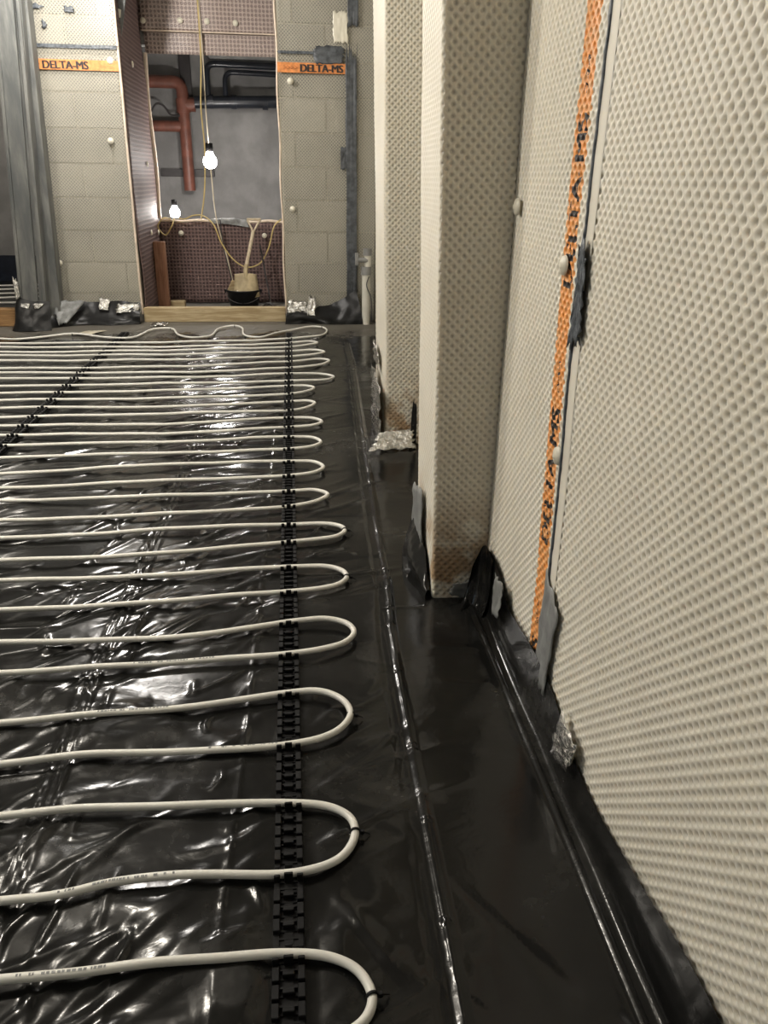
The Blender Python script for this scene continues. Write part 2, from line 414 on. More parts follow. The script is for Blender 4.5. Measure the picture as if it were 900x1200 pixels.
def fine_template(n=8):
    a = np.linspace(-0.5, 0.5, n + 1); A, B = np.meshgrid(a, a)
    du = (A + B) * CELL / 2; dv = (A - B) * CELL / 2
    r = np.hypot(du, dv); s = np.clip((0.0064 - r) / 0.0023, 0, 1); s = s * s * (3 - 2 * s)
    T = np.stack([du, dv, -0.0034 * s], -1).reshape(-1, 3)
    idx = np.arange((n + 1) ** 2).reshape(n + 1, n + 1)
    F = np.stack([idx[:-1, :-1], idx[1:, :-1], idx[1:, 1:], idx[:-1, 1:]], -1).reshape(-1, 4)
    return T, F, None
def undulate(u, v, seed):
    return (vnoise(u * 3.1, v * 2.3, seed) - 0.5) * 0.010 + (vnoise(u * 9 + 7, v * 7, seed + 5) - 0.5) * 0.003
def sheet_cells(C, tmpl, rect, place, seed, taut=None):
    T, Q, Tr = tmpl; nc, nt = len(C), len(T)
    u = C[:, 0:1] + T[None, :, 0]; v = C[:, 1:2] + T[None, :, 1]; d = np.repeat(T[None, :, 2], nc, 0)
    u0, u1, v0, v1 = rect
    edge = (u.min(1) < u0 - 1e-6) | (u.max(1) > u1 + 1e-6) | (v.min(1) < v0 - 1e-6) | (v.max(1) > v1 + 1e-6)
    d[edge] = 0
    if taut: d = np.where((u > taut[0]) & (u < taut[1]), d * 0.45, d)        # dimples pulled flat where the sheet is stretched round a corner
    u = np.clip(u, u0, u1); v = np.clip(v, v0, v1)
    P = place(u.ravel(), v.ravel(), (d.ravel() + undulate(u.ravel(), v.ravel(), seed)))
    off = (np.arange(nc) * nt)[:, None, None]
    F = [(Q[None] + off).reshape(-1, 4)]
    if Tr is not None: F.append((Tr[None] + off).reshape(-1, 3))
    return P, F, u, v
def path_place(path, lean=0.0):
    """maps (u, v, height) on to a wall that follows a plan polyline; the room lies to the left of the path"""
    P = np.array(path, float); seg = np.diff(P, axis=0); L = np.linalg.norm(seg, axis=1); S = np.concatenate([[0], np.cumsum(L)])
    nr = np.stack([-seg[:, 1], seg[:, 0]], -1) / L[:, None]
    def f(u, v, h):
        x = np.interp(u, S, P[:, 0]); y = np.interp(u, S, P[:, 1])
        k = np.clip(np.searchsorted(S, u, 'right') - 1, 0, len(L) - 1)
        return np.stack([x + nr[k, 0] * h + lean * v, y + nr[k, 1] * h, v], -1)
    return f, S[-1]
def membrane(name, path, v0, v1, parent, mats, tmpl='coarse', seed=1, lean=0.0, u0=0.0, taut=None):
    place, L = path_place(path, lean)
    T = {'coarse': coarse_template, 'light': light_template}[tmpl]()
    C = lattice(u0, L, v0, v1)
    P, F, _, _ = sheet_cells(C, T, (u0, L, v0, v1), place, seed, taut)
    if len(F) == 2: mi = np.concatenate([np.zeros(len(F[0])), np.ones(len(F[1]))])
    else:
        nq = len(T[1]); mi = np.tile(np.r_[np.zeros(nq - 1), 1], len(C))
    return add(name, tonp(name, P, F, mats, True, mi), parent)

# right wall, near sheet (laps over the far one) and far sheet with the printed stripe
TOP = 1.95
SEAM_Y = lambda z: 1.268 + 0.022 * z
place_r, LR = path_place([(XW, -0.3), (XW, PIER_Y)])
UOF = lambda y: y + 0.3
def right_sheets():
    C = lattice(0, LR, 0.0, TOP); T = coarse_template()
    # near sheet
    near = C[C[:, 0] < UOF(SEAM_Y(C[:, 1])) - 0.017]
    pl = lambda u, v, h: place_r(u, v, h + 0.006)
    P, F, _, _ = sheet_cells(near, T, (0, LR, 0, TOP), pl, 3)
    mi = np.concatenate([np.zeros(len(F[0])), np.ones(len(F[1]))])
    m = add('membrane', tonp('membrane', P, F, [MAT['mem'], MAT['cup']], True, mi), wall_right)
    m['label'] = 'dimpled milky membrane sheet'
    # its smooth lap margin
    vs, fs = [], []
    n = 60
    for k in range(n + 1):
        z = TOP * k / n; y = SEAM_Y(z)
        h1 = float(undulate(np.array([UOF(y) - 0.02]), np.array([z]), 3)[0])
        h2 = float(undulate(np.array([UOF(y)]), np.array([z]), 3)[0])
        vs += [(XW - 0.0065 - h1, y - 0.034, z), (XW - 0.0075 - h2, y, z), (XW + 0.001 - h2, y + 0.0015, z)]
    for k in range(n):
        a = 3 * k; fs += [[a, a + 1, a + 4, a + 3], [a + 1, a + 2, a + 5, a + 4]]
    MB().poly(vs, [f[::-1] for f in fs], True).build('lap_margin', MAT['mem'], wall_right)
    # far sheet
    far = C[C[:, 0] >= UOF(SEAM_Y(C[:, 1])) - 0.02]
    sc = lambda v: 1.332 + 0.05 * v                                   # the stripe's middle (world y) at height v
    W = 0.064
    ins = np.abs(far[:, 0] - UOF(sc(far[:, 1]))) < W / 2 + CELL
    P, F, _, _ = sheet_cells(far[~ins], T, (0, LR, 0, TOP), place_r, 3)
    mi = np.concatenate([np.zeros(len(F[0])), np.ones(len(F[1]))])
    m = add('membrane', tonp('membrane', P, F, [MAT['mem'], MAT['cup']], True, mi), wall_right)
    m['label'] = 'dimpled milky membrane sheet beside the pier'
    # stripe cells, fine enough to carry the lettering
    T2 = fine_template(10)
    P, F, u, v = sheet_cells(far[ins], T2, (0, LR, 0, TOP), place_r, 3)
    cu = u.ravel()[F[0]].mean(1); cv = v.ravel()[F[0]].mean(1)
    d = cu - UOF(sc(cv))
    mi = np.where(np.abs(d) < W / 2, 1, 0)
    tri = text_tris('DELTA-MS', 0.062, 0.0); arr = text_tris('>>>', 0.034, 0.0)
    wid = max(t[:, 0].max() for t in tri)
    for z0 in np.arange(-0.13, TOP, 0.50):
        for tr, zz, hh in ((tri, z0, 0.046), (arr, z0 + wid + 0.03, 0.022)):
            lx = cv - zz; ly = d + hh / 2
            cand = np.where((lx > -0.01) & (lx < wid + 0.02) & (np.abs(d) < 0.03))[0]
            if len(cand) == 0: continue
            hit = inside(np.stack([lx[cand], ly[cand]], -1), tr)
            if tr is tri:
                for s_ in (-0.0022, 0.0022): hit |= inside(np.stack([lx[cand] + s_, ly[cand]], -1), tr)
            mi[cand[hit]] = 2
    s = add('print_stripe', tonp('print_stripe', P, F, [MAT['mem'], MAT['orange'], MAT['black_print']], True, mi), wall_right)
    s['label'] = 'orange printed stripe with black lettering'
def text_curve(txt, size, bold):
    c = bpy.data.curves.new('txt', 'FONT'); c.body = txt; c.size = size; c.offset = bold * size * 0.6; c.fill_mode = 'FRONT' if hasattr(c, 'fill_mode') else c.fill_mode
    o = bpy.data.objects.new('txt', c); COL.objects.link(o)
    bpy.context.view_layer.update()
    ev = o.evaluated_get(bpy.context.evaluated_depsgraph_get()); me = ev.to_mesh(); me.calc_loop_triangles()
    V = np.array([v.co[:] for v in me.vertices]); T = np.array([t.vertices[:] for t in me.loop_triangles])
    ev.to_mesh_clear(); bpy.data.objects.remove(o); bpy.data.curves.remove(c)
    return V, T
def text_tris(txt, size, bold):
    V, T = text_curve(txt, size, bold); return [V[t][:, :2] for t in T]
def inside(p, tris):
    r = np.zeros(len(p), bool)
    for a, b, c in tris:
        s = [(q[0] - o[0]) * (p[:, 1] - o[1]) - (q[1] - o[1]) * (p[:, 0] - o[0]) for o, q in ((a, b), (b, c), (c, a))]
        r |= ((s[0] >= 0) & (s[1] >= 0) & (s[2] >= 0)) | ((s[0] <= 0) & (s[1] <= 0) & (s[2] <= 0))
    return r
right_sheets()
# pier and nib: front face, splayed lap at the free corner, return
membrane('membrane', [(0.545, PIER_Y), (0.344, PIER_Y), (0.338, PIER_Y + 0.008), (0.340, 2.05), (0.37, 2.07)], 0.0, TOP, wall_pier, [MAT['mem_pier'], MAT['cup_pier']], seed=8, lean=-0.024, taut=(0.19, 0.60))
membrane('membrane', [(0.56, NIB_Y), (0.364, NIB_Y), (0.358, NIB_Y + 0.008), (0.352, 3.40), (0.39, 3.42)], 0.0, 2.2, wall_nib, [MAT['mem_pier'], MAT['cup_pier']], 'light', seed=9, lean=-0.02, taut=(0.19, 0.60))
membrane('membrane', [(0.645, 2.04), (0.645, 3.12)], 0.0, 2.2, wall_alcove, [MAT['mem'], MAT['cup']], 'light', seed=14)
membrane('membrane', [(0.645, 3.38), (0.645, 6.1)], 0.0, 2.2, wall_alcove, [MAT['mem'], MAT['cup']], 'light', seed=10)

# seam mastic on the right wall: a bead between the sheets, a thick smear half way up, grey tape at the foot
def bead():
    n = 150; vs, fs = [], []
    r = np.random.default_rng(5)
    for k in range(n + 1):
        z = 0.24 + (TOP - 0.24) * k / n; y = SEAM_Y(z)
        h = float(undulate(np.array([UOF(y)]), np.array([z]), 3)[0])
        w = r.uniform(0.007, 0.012); o = r.uniform(-0.004, -0.001)
        vs += [(XW - 0.0072 - h, y + o, z), (XW - 0.0105 - h, y + 0.001 + o, z), (XW - 0.0095 - h, y + w + o, z), (XW - 0.0005 - h, y + w + 0.002 + o, z)]
    for k in range(n):
        for j in range(3):
            a = 4 * k + j; fs.append([a, a + 4, a + 5, a + 1])
    MB().poly(vs, fs, True).build('mastic_bead', MAT['mastic'], wall_right)
bead()
patch('mastic_smear', [(XW - 0.010, 1.300, 0.79), (XW - 0.016, 1.238, 0.80), (XW - 0.016, 1.25, 0.945), (XW - 0.010, 1.298, 0.955)], MAT['mastic'], wall_right, n=14, amp=0.003, rag=0.12, seed=3)
patch('tape_patch', [(XW - 0.008, 1.30, 0.09), (XW - 0.014, 1.215, 0.09), (XW - 0.014, 1.19, 0.30), (XW - 0.008, 1.295, 0.345)], MAT['grey_tape'], wall_right, n=10, amp=0.002, rag=0.04, seed=4)
patch('tape_patch', [(XW - 0.027, 1.105, 0.05), (XW - 0.027, 1.022, 0.065), (XW - 0.020, 1.008, 0.14), (XW - 0.020, 1.10, 0.15)], MAT['foil'], wall_right, n=8, amp=0.003, rag=0.07, seed=6, bulge=0.004)

# fixing plugs: thin discs with a raised middle
def plug_mesh(r, axis, mat=None):
    M = {'Y': Matrix.Rotation(math.radians(90), 4, 'X'), 'X': Matrix.Rotation(math.radians(-90), 4, 'Y')}[axis]
    b = MB().lathe([(0.0001, 0.006), (r * 0.3, 0.0065), (r * 0.42, 0.004), (r * 0.9, 0.0025), (r, -0.003)], (0, 0, 0), 14, M)
    return b.mesh('fixing_plug', mat or MAT['plug'])
plug_x = plug_mesh(0.012, 'X')
for y, z in ((1.728, 0.996), (1.385, 0.91), (1.31, 0.574), (1.66, 1.55)):
    o = add('fixing_plug', plug_x, wall_right); o.location = (XW - 0.008, y, z); o.scale = (1, 1.5, 1.5)

# ---- back wall: two block piers behind clear membrane
wall_back = MB().box(-1.83, -1.18, 6.185, 6.60, -0.012, CEIL).box(-0.085, 0.62, 6.185, 6.60, -0.012, CEIL).build('wall_back', MAT['mortar'], None, 'structure')
def blocks(x0, x1, seed):
    r = random.Random(seed); row = 0; z = -0.01
    while z < CEIL - 0.02:
        z1 = min(z + 0.215, CEIL); x = x0 + (0 if row % 2 == 0 else -0.225) - 0.12
        while x < x1:
            a, b = max(x, x0), min(x + 0.44, x1)
            if b - a > 0.05:
                dy = r.uniform(-0.003, 0.003)
                slab('block', (a, b, 6.165 + dy, 6.19, z, z1), MAT['block'], wall_back, 0.004)
            x += 0.45
        z += 0.225; row += 1
blocks(-1.825, -1.185, 1); blocks(-0.08, 0.61, 2)
def far_sheet(x0, x1, z0, z1, lean0, lean1, y=6.14):
    n, vs, fs = 16, [], []
    for k in range(n + 1):
        t = k / n; z = z0 + (z1 - z0) * t
        for j in range(9):
            s = j / 8
            x = (x0 + lean0 * z) * (1 - s) + (x1 + lean1 * z) * s
            vs.append((x, y + 0.006 * math.sin(5 * z + 3 * x) + 0.004 * math.sin(13 * z), z))
    for k in range(n):
        for j in range(8): a = 9 * k + j; fs.append([a, a + 1, a + 10, a + 9])
    return MB().poly(vs, fs, True)
far_sheet(-1.80, -1.19, 0.05, CEIL - 0.01, 0.03, 0.018).build('membrane', MAT['mem_far'], wall_back)
far_sheet(-0.092, 0.60, 0.05, CEIL - 0.01, 0.0, 0.0).build('membrane', MAT['mem_far'], wall_back)
# curled free edges of the sheets
MB().tube([(-1.19 + 0.018 * z, 6.132 + 0.004 * math.sin(9 * z), z) for z in np.linspace(0.06, CEIL - 0.02, 30)], 0.009, 6).build('membrane_edge', MAT['edge_pale_lit'], wall_back)
MB().tube([(-0.094 + 0.004 * math.sin(11 * z), 6.132, z) for z in np.linspace(0.06, CEIL - 0.02, 30)], 0.007, 6).build('membrane_edge', MAT['edge_pale_lit'], wall_back)
def print_band(x0, x1, z, txt_x, h=0.062):
    y = 6.124
    MB().box(x0, x1, y, y + 0.003, z - h / 2, z + h / 2).build('print_stripe', MAT['orange_far'], wall_back)
    V, T = text_curve('DELTA-MS', 0.066, 0.0)
    w = V[:, 0].max()
    V2 = np.stack([txt_x + V[:, 0] * 0.30 / w, np.full(len(V), y - 0.003), z - 0.024 + V[:, 1]], -1)
    nv = len(V2); sh = np.array([0.0035, 0, 0])
    add('lettering', tonp('lettering', np.vstack([V2 - sh, V2 + (0, -0.0004, 0), V2 + sh + (0, -0.0008, 0)]), [np.vstack([T, T + nv, T + 2 * nv])], MAT['black_print'], False), wall_back)
    V, T = text_curve('>>>>', 0.05, 0.0); w = V[:, 0].max()
    V2 = np.stack([txt_x - 0.115 + V[:, 0] * 0.10 / w, np.full(len(V), y - 0.003), z - 0.017 + V[:, 1]], -1)
    add('lettering', tonp('lettering', V2, [T], MAT['orange_dark'], False), wall_back)
print_band(-1.735, -1.165, 1.718, -1.665)
print_band(-0.09, 0.40, 1.742, 0.065)
# tapes and mastic on the far membrane
def ytape(x0, x1, z0, z1, mat, seed, amp=0.002, rag=0.03, n=12, y=6.122):
    return patch('seam_tape', [(x0, y, z0), (x1, y, z0), (x1, y, z1), (x0, y, z1)], mat, wall_back, n=n, amp=amp, rag=rag, seed=seed)
ytape(-1.76, -1.16, 1.815, 1.838, MAT['mastic'], 21)
ytape(-0.085, 0.22, 1.825, 1.842, MAT['mastic'], 22)
ytape(0.17, 0.37, 1.77, 1.875, MAT['dark_tape'], 23, 0.004, 0.08)
ytape(0.385, 0.465, 0.16, 1.86, MAT['dark_tape'], 24, 0.004, 0.05)
ytape(0.40, 0.475, 2.0, 2.40, MAT['dark_tape'], 25, 0.003, 0.03)
ytape(0.345, 0.395, 1.10, 1.25, MAT['dark_tape'], 26, 0.003, 0.05)
ytape(0.30, 0.40, 1.90, 2.08, MAT['plug'], 27, 0.003, 0.05)
ytape(-1.70, -1.62, 2.03, 2.06, MAT['mastic'], 28, 0.002, 0.3, 6)
ytape(-1.63, -1.60, 1.93, 1.97, MAT['mastic'], 29, 0.002, 0.3, 6)
ytape(-1.47, -1.42, 2.02, 2.05, MAT['mastic'], 30, 0.002, 0.3, 6)
plug_y = plug_mesh(0.022, 'Y')
for x, z in ((-1.715, 1.752), (-1.215, 1.75), (-1.747, 1.115), (-1.755, 0.766), (-1.746, 0.435), (-1.274, 1.259), (-0.004, 1.659), (-0.015, 0.825), (-1.70, 2.07)):
    o = add('fixing_plug', plug_y, wall_back); o.location = (x, 6.122, z)

# ---- recess between the piers: brown membrane below and above an opening on to the service void
REC = 7.15
wall_recess = MB().box(-1.6, 0.62, REC + 0.02, REC + 0.14, -0.012, 0.66).box(-1.6, 0.62, REC + 0.02, REC + 0.14, 1.985, CEIL).box(-1.6, -1.19, REC + 0.02, REC + 0.14, 0.66, 1.985).box(-0.05, 0.62, REC + 0.02, REC + 0.14, 0.66, 1.985).box(-1.32, -1.20, 6.60, REC + 0.02, -0.012, CEIL).box(-0.085, 0.04, 6.60, REC + 0.02, -0.012, CEIL).build('wall_recess', MAT['masonry'], None, 'structure')
def wavy_xz(x0, x1, z0, z1, y, mat, name, nz=14, nx=24, seed=0):
    X, Z = np.meshgrid(np.linspace(x0, x1, nx), np.linspace(z0, z1, nz))
    Y = y + (vnoise(X * 5, Z * 4, seed) - 0.5) * 0.02
    V = np.stack([X, Y, Z], -1).reshape(-1, 3); i = np.arange(nx * nz).reshape(nz, nx)
    F = np.stack([i[:-1, :-1], i[:-1, 1:], i[1:, 1:], i[1:, :-1]], -1).reshape(-1, 4)
    o = add(name, tonp(name, V, [F], mat), wall_recess)
    md = o.modifiers.new('thick', 'SOLIDIFY'); md.thickness = 0.003
    return o
wavy_xz(-1.17, -0.09, 0.0, 0.675, REC, MAT['brown_xz'], 'brown_membrane', seed=1)
wavy_xz(-1.16, -0.09, 2.075, CEIL, REC - 0.03, MAT['brown_lit'], 'brown_membrane', seed=2)
wavy_xz(-1.14, -0.09, 1.925, 2.09, REC, MAT['brown_lit'], 'brown_membrane', seed=3)
X = np.linspace(6.15, REC, 16); Z = np.linspace(0, CEIL, 24); YY, ZZ = np.meshgrid(X, Z)
XX = -1.158 + (vnoise(YY * 4, ZZ * 3, 5) - 0.5) * 0.02
i = np.arange(YY.size).reshape(YY.shape)
o = add('brown_membrane', tonp('brown_membrane', np.stack([XX, YY, ZZ], -1).reshape(-1, 3), [np.stack([i[:-1, :-1], i[:-1, 1:], i[1:, 1:], i[1:, :-1]], -1).reshape(-1, 4)], MAT['brown_yz']), wall_recess)
o.modifiers.new('thick', 'SOLIDIFY').thickness = 0.003
# curled edges round the opening
MB().tube([(-1.150 + 0.006 * math.sin(7 * z), REC + 0.01, z) for z in np.linspace(0.70, 1.93, 24)], 0.016, 8).build('membrane_edge', MAT['edge_pale_lit'], wall_recess)
MB().tube([(x, REC + 0.005, 0.682 + 0.006 * math.sin(21 * x)) for x in np.linspace(-1.15, -0.10, 24)], 0.012, 6).build('membrane_edge', MAT['edge_pale_lit'], wall_recess)
MB().tube([(x, REC - 0.03, 2.078) for x in np.linspace(-1.15, -0.10, 12)], 0.006, 6).build('membrane_edge', MAT['edge_pale_lit'], wall_recess)
for x, z in ((-1.13, 2.14), (-0.845, 2.15), (-0.64, 2.15), (-0.42, 2.145), (-0.98, 0.585), (-0.27, 0.57)):
    o = add('fixing_plug', plug_y, wall_recess); o.location = (x, REC - 0.045, z)
plug_r = plug_mesh(0.022, 'X')
for y, z in ((6.55, 1.78), (6.75, 1.12), (6.62, 0.62), (6.95, 0.6)):
    o = add('fixing_plug', plug_r, wall_recess); o.location = (-1.142, y, z); o.scale = (-1, 1, 1)
# folded sheet lying over the sill
drape('sill_sheet', [[(-0.76, REC + 0.06, 0.685), (-0.60, REC + 0.06, 0.69), (-0.42, REC + 0.06, 0.685)], [(-0.76, REC - 0.005, 0.70), (-0.60, REC - 0.01, 0.705), (-0.42, REC - 0.005, 0.695)], [(-0.70, REC - 0.015, 0.665), (-0.58, REC - 0.02, 0.66), (-0.40, REC - 0.02, 0.635)]], MAT['grey_tape'], wall_recess, amp=0.006, seed=3)
# inner partition: the service void behind the recess stays apart from the side room
wall_partition = slab('wall_partition', (-1.83, -1.62, 6.60, 8.62, -0.012, CEIL), MAT['render'])

# ------------------------------------------------------------------ black polythene over the floor
sheet = thing('plastic_sheet', 'wrinkled glossy black polythene sheet covering the floor and turned up the walls', 'plastic sheet')
RAIL_X = (-0.035, -1.23)
def film():
    xs = np.unique(np.round(np.concatenate([np.arange(-3.58, -1.3, 0.03), np.arange(-1.3, -0.85, 0.0075), np.arange(-0.85, 0.05, 0.005), np.arange(0.05, 0.44, 0.0065), np.arange(0.405, 0.446, 0.004), [0.445], np.arange(0.455, 0.61, 0.012)]), 4))
    ys = np.unique(np.round(np.concatenate([np.arange(-0.6, 0.4, 0.03), np.arange(0.4, 2.3, 0.0052), np.arange(2.3, 4.0, 0.011), np.arange(4.0, 6.16, 0.02), [PIER_Y]]), 4))
    X, Y = np.meshgrid(xs, ys)
    H = (vnoise(X * 4.2, Y * 4.8, 1) - 0.4) * 0.006 + (vnoise(X * 11, Y * 13, 2) - 0.5) * 0.0018
    def stamp(p0, p1, w, h, bend=0.0, taper=True):
        p0 = np.array(p0); p1 = np.array(p1); m = 4 * w + abs(bend)
        i0, i1 = np.searchsorted(xs, [min(p0[0], p1[0]) - m, max(p0[0], p1[0]) + m]); j0, j1 = np.searchsorted(ys, [min(p0[1], p1[1]) - m, max(p0[1], p1[1]) + m])
        if i1 - i0 < 2 or j1 - j0 < 2: return
        x = X[j0:j1, i0:i1]; y = Y[j0:j1, i0:i1]; d = p1 - p0; L = np.hypot(*d); t = ((x - p0[0]) * d[0] + (y - p0[1]) * d[1]) / L / L
        s = ((x - p0[0]) * d[1] - (y - p0[1]) * d[0]) / L - bend * 4 * t * (1 - t)
        prof = np.exp(-(s / w) ** 2) * (1 if not taper else np.clip(t * (1 - t) * 4, 0, 1) ** 0.7) * ((t > 0) & (t < 1))
        H[j0:j1, i0:i1] += h * prof
    r = np.random.default_rng(21)
    # taut diagonal wrinkles, densest left of the clip rail and in the middle of the floor
    for k in range(700):
        y = 0.45 + 5.4 * r.random() ** 1.0; x = r.uniform(-1.5 if y > 2 else -0.85, 0.02)
        L = r.uniform(0.07, 0.45); a = r.normal(0.5, 0.33)
        stamp((x, y), (x + L * math.cos(a), y + L * math.sin(a)), r.uniform(0.006, 0.013) + 0.0012 * y, r.uniform(0.0012, 0.0045) * (0.7 if y < 1.4 else 1.0) * (1 if r.random() < 0.75 else -0.6), r.uniform(-0.02, 0.02))
    for k in range(70):
        y = r.uniform(0.5, 2.6); x = r.uniform(-0.75, 0.0); L = r.uniform(0.05, 0.2); a = r.normal(1.35, 0.35)
        stamp((x, y), (x + L * math.cos(a), y + L * math.sin(a)), r.uniform(0.004, 0.009), r.uniform(0.002, 0.005), r.uniform(-0.015, 0.015))
    for k in range(70):                                              # a few on the smoother strip by the wall
        y = 0.45 + 5.3 * r.random(); x = r.uniform(0.05, 0.40); L = r.uniform(0.05, 0.25); a = r.normal(0.0, 0.6)
        stamp((x, y), (x + L * math.cos(a), y + L * math.sin(a)), r.uniform(0.008, 0.02), r.uniform(0.0006, 0.002), r.uniform(-0.01, 0.01))
    # broad soft folds near the camera
    for k in range(30):
        y = r.uniform(0.45, 1.7); x = r.uniform(-0.8, -0.1); L = r.uniform(0.15, 0.4); a = r.normal(0.3, 0.7)
        stamp((x, y), (x + L * math.cos(a), y + L * math.sin(a)), r.uniform(0.022, 0.045), r.uniform(0.003, 0.007), r.uniform(-0.03, 0.03))
    # factory fold lines running along the room
    def line(pts, w, h, off=0.0):
        for a, b in zip(pts[:-1], pts[1:]): stamp((a[0] + off, a[1]), (b[0] + off, b[1] + 0.004), w, h, 0, False)
    for o in (0.0, 0.018, 0.033): line([(-0.496, 0.4), (-0.498, 1.09), (-0.507, 1.5), (-0.49, 1.9), (-0.47, 2.6), (-0.45, 3.6)], 0.005, 0.0022, o)
    for k in range(26):
        y = 0.5 + 2.6 * r.random(); stamp((-0.50 + r.choice([0.0, 0.018, 0.033]), y), (-0.497 + r.choice([0.0, 0.018, 0.033]), y + r.uniform(0.04, 0.12)), 0.005, r.uniform(0.002, 0.004))
    line([(-0.149, 0.4), (-0.145, 0.86), (-0.131, 1.29), (-0.12, 2.2), (-0.11, 4.5)], 0.0045, 0.0018)
    R1 = [(0.192, 0.4), (0.196, 0.65), (0.199, 0.8), (0.201, 1.0), (0.203, 1.2), (0.207, 1.45), (0.214, 1.65), (0.229, 1.84), (0.236, 2.2), (0.262, 2.9), (0.29, 3.6), (0.328, 4.55), (0.34, 5.3)]
    line(R1, 0.0055, 0.0068); line(R1, 0.003, -0.002, -0.03)
    line([(0.20, 1.735), (0.312, 1.73)], 0.004, 0.003)
    stamp((-0.1, 4.53), (0.31, 4.56), 0.02, 0.006); stamp((-1.4, 4.33), (-0.3, 4.42), 0.03, 0.009)
    stamp((0.22, 0.88), (0.33, 0.72), 0.006, -0.003); stamp((0.29, 0.78), (0.36, 0.66), 0.02, -0.004)
    stamp((0.02, 0.88), (0.16, 0.69), 0.013, 0.004); stamp((0.05, 0.83), (0.13, 0.70), 0.006, 0.003)
    for k in range(6): stamp((0.195 + 0.004 * k, 0.70 + 0.008 * k), (0.245, 0.66 + 0.012 * k), 0.003, 0.0022)
    # held down under the clip rails and at the edge
    for rx in RAIL_X:
        d = np.clip((np.abs(X - rx) - 0.022) / 0.05, 0.25, 1); H = np.where(np.abs(X - rx) < 0.08, H * d, H)
    H = np.clip(H, -0.007, 0.0125)
    H = H * np.clip((0.46 - X) / 0.05, 0.15, 1) + 0.0052 * np.exp(-((X - 0.441) / 0.008) ** 2) * (Y < PIER_Y)
    n, m = len(xs), len(ys); i = np.arange(n * m).reshape(m, n)
    F = np.stack([i[:-1, :-1], i[:-1, 1:], i[1:, 1:], i[1:, :-1]], -1).reshape(-1, 4)
    cx = X.ravel()[F].mean(1); cy = Y.ravel()[F].mean(1)
    F = F[~((cx > 0.445) & (cy < PIER_Y))]
    add('floor_film', tonp('floor_film', np.stack([X, Y, H], -1).reshape(-1, 3), [F], MAT['film']), sheet)
film()
# the turned-up edge along the right wall, rising to a torn flap in the corner
ups = []
yy = [-0.6, -0.1, 0.3, 0.5, 0.62, 0.75, 0.93, 1.08, 1.16, 1.3, 1.43, 1.5, 1.56, 1.62, 1.68, 1.742]
zt = [0.13, 0.13, 0.14, 0.14, 0.135, 0.11, 0.085, 0.10, 0.13, 0.14, 0.13, 0.125, 0.145, 0.17, 0.176, 0.165]
ups = [[(0.443, y, 0.002) for y in yy], [(0.462, y, 0.010) for y in yy], [(0.469, y, 0.045) for y in yy], [(0.4725, y, z) for y, z in zip(yy, zt)]]
drape('upstand', ups, MAT['film'], sheet, amp=0.0007, seed=8, per=20, fold=5)
drape('corner_flap', [[(0.405, 1.70, 0.003), (0.432, 1.728, 0.004), (0.444, 1.72, 0.004), (0.450, 1.66, 0.004)], [(0.418, 1.745, 0.012), (0.438, 1.750, 0.05), (0.456, 1.742, 0.05), (0.462, 1.66, 0.05)], [(0.428, 1.754, 0.02), (0.446, 1.755, 0.12), (0.468, 1.752, 0.168), (0.470, 1.66, 0.17)]], MAT['film'], sheet, amp=0.003, seed=12)
# film turned up round the pier's free corner
drape('upstand', [[(0.300, 2.08, 0.002), (0.284, 1.98, 0.002), (0.290, 1.87, 0.002), (0.318, 1.765, 0.002)], [(0.315, 2.08, 0.06), (0.293, 1.98, 0.06), (0.304, 1.87, 0.05), (0.325, 1.775, 0.025)], [(0.331, 2.07, 0.16), (0.330, 1.98, 0.13), (0.331, 1.87, 0.10), (0.333, 1.79, 0.02)]], MAT['film'], sheet, amp=0.003, seed=15)
patch('tape_patch', [(0.322, 2.04, 0.06), (0.327, 1.905, 0.10), (0.325, 1.90, 0.265), (0.320, 2.04, 0.235)], MAT['grey_tape'], wall_pier, n=8, amp=0.0015, seed=17)
patch('tape_patch', [(0.385, 1.764, 0.02), (0.445, 1.762, 0.0), (0.448, 1.762, 0.06), (0.395, 1.764, 0.05)], MAT['grey_tape'], wall_pier, n=8, amp=0.002, rag=0.1, seed=18)
patch('tape_patch', [(0.452, 1.57, 0.075), (0.455, 1.52, 0.085), (0.465, 1.525, 0.17), (0.463, 1.60, 0.165)], MAT['grey_tape'], sheet, n=8, amp=0.003, seed=19)
# foil tape at the foot of the far nib
patch('foil_tape', [(0.330, 3.36, 0.01), (0.338, 3.07, 0.01), (0.334, 3.07, 0.24), (0.328, 3.36, 0.30)], MAT['foil'], wall_nib, n=12, amp=0.007, rag=0.05, seed=31)
patch('foil_tape', [(0.28, 2.98, 0.004), (0.47, 3.01, 0.004), (0.475, 3.068, 0.075), (0.335, 3.07, 0.06)], MAT['foil'], sheet, n=12, amp=0.005, rag=0.06, seed=32)
patch('foil_tape', [(0.334, 3.36, 0.32), (0.338, 3.20, 0.29), (0.337, 3.20, 0.36), (0.331, 3.36, 0.40)], MAT['foil'], wall_nib, n=8, amp=0.005, rag=0.08, seed=33)
patch('corner_flap', [(0.455, 3.05, 0.0), (0.485, 3.05, 0.0), (0.485, 3.07, 0.17), (0.468, 3.075, 0.20)], MAT['film_plain'], sheet, n=8, amp=0.004, seed=34)
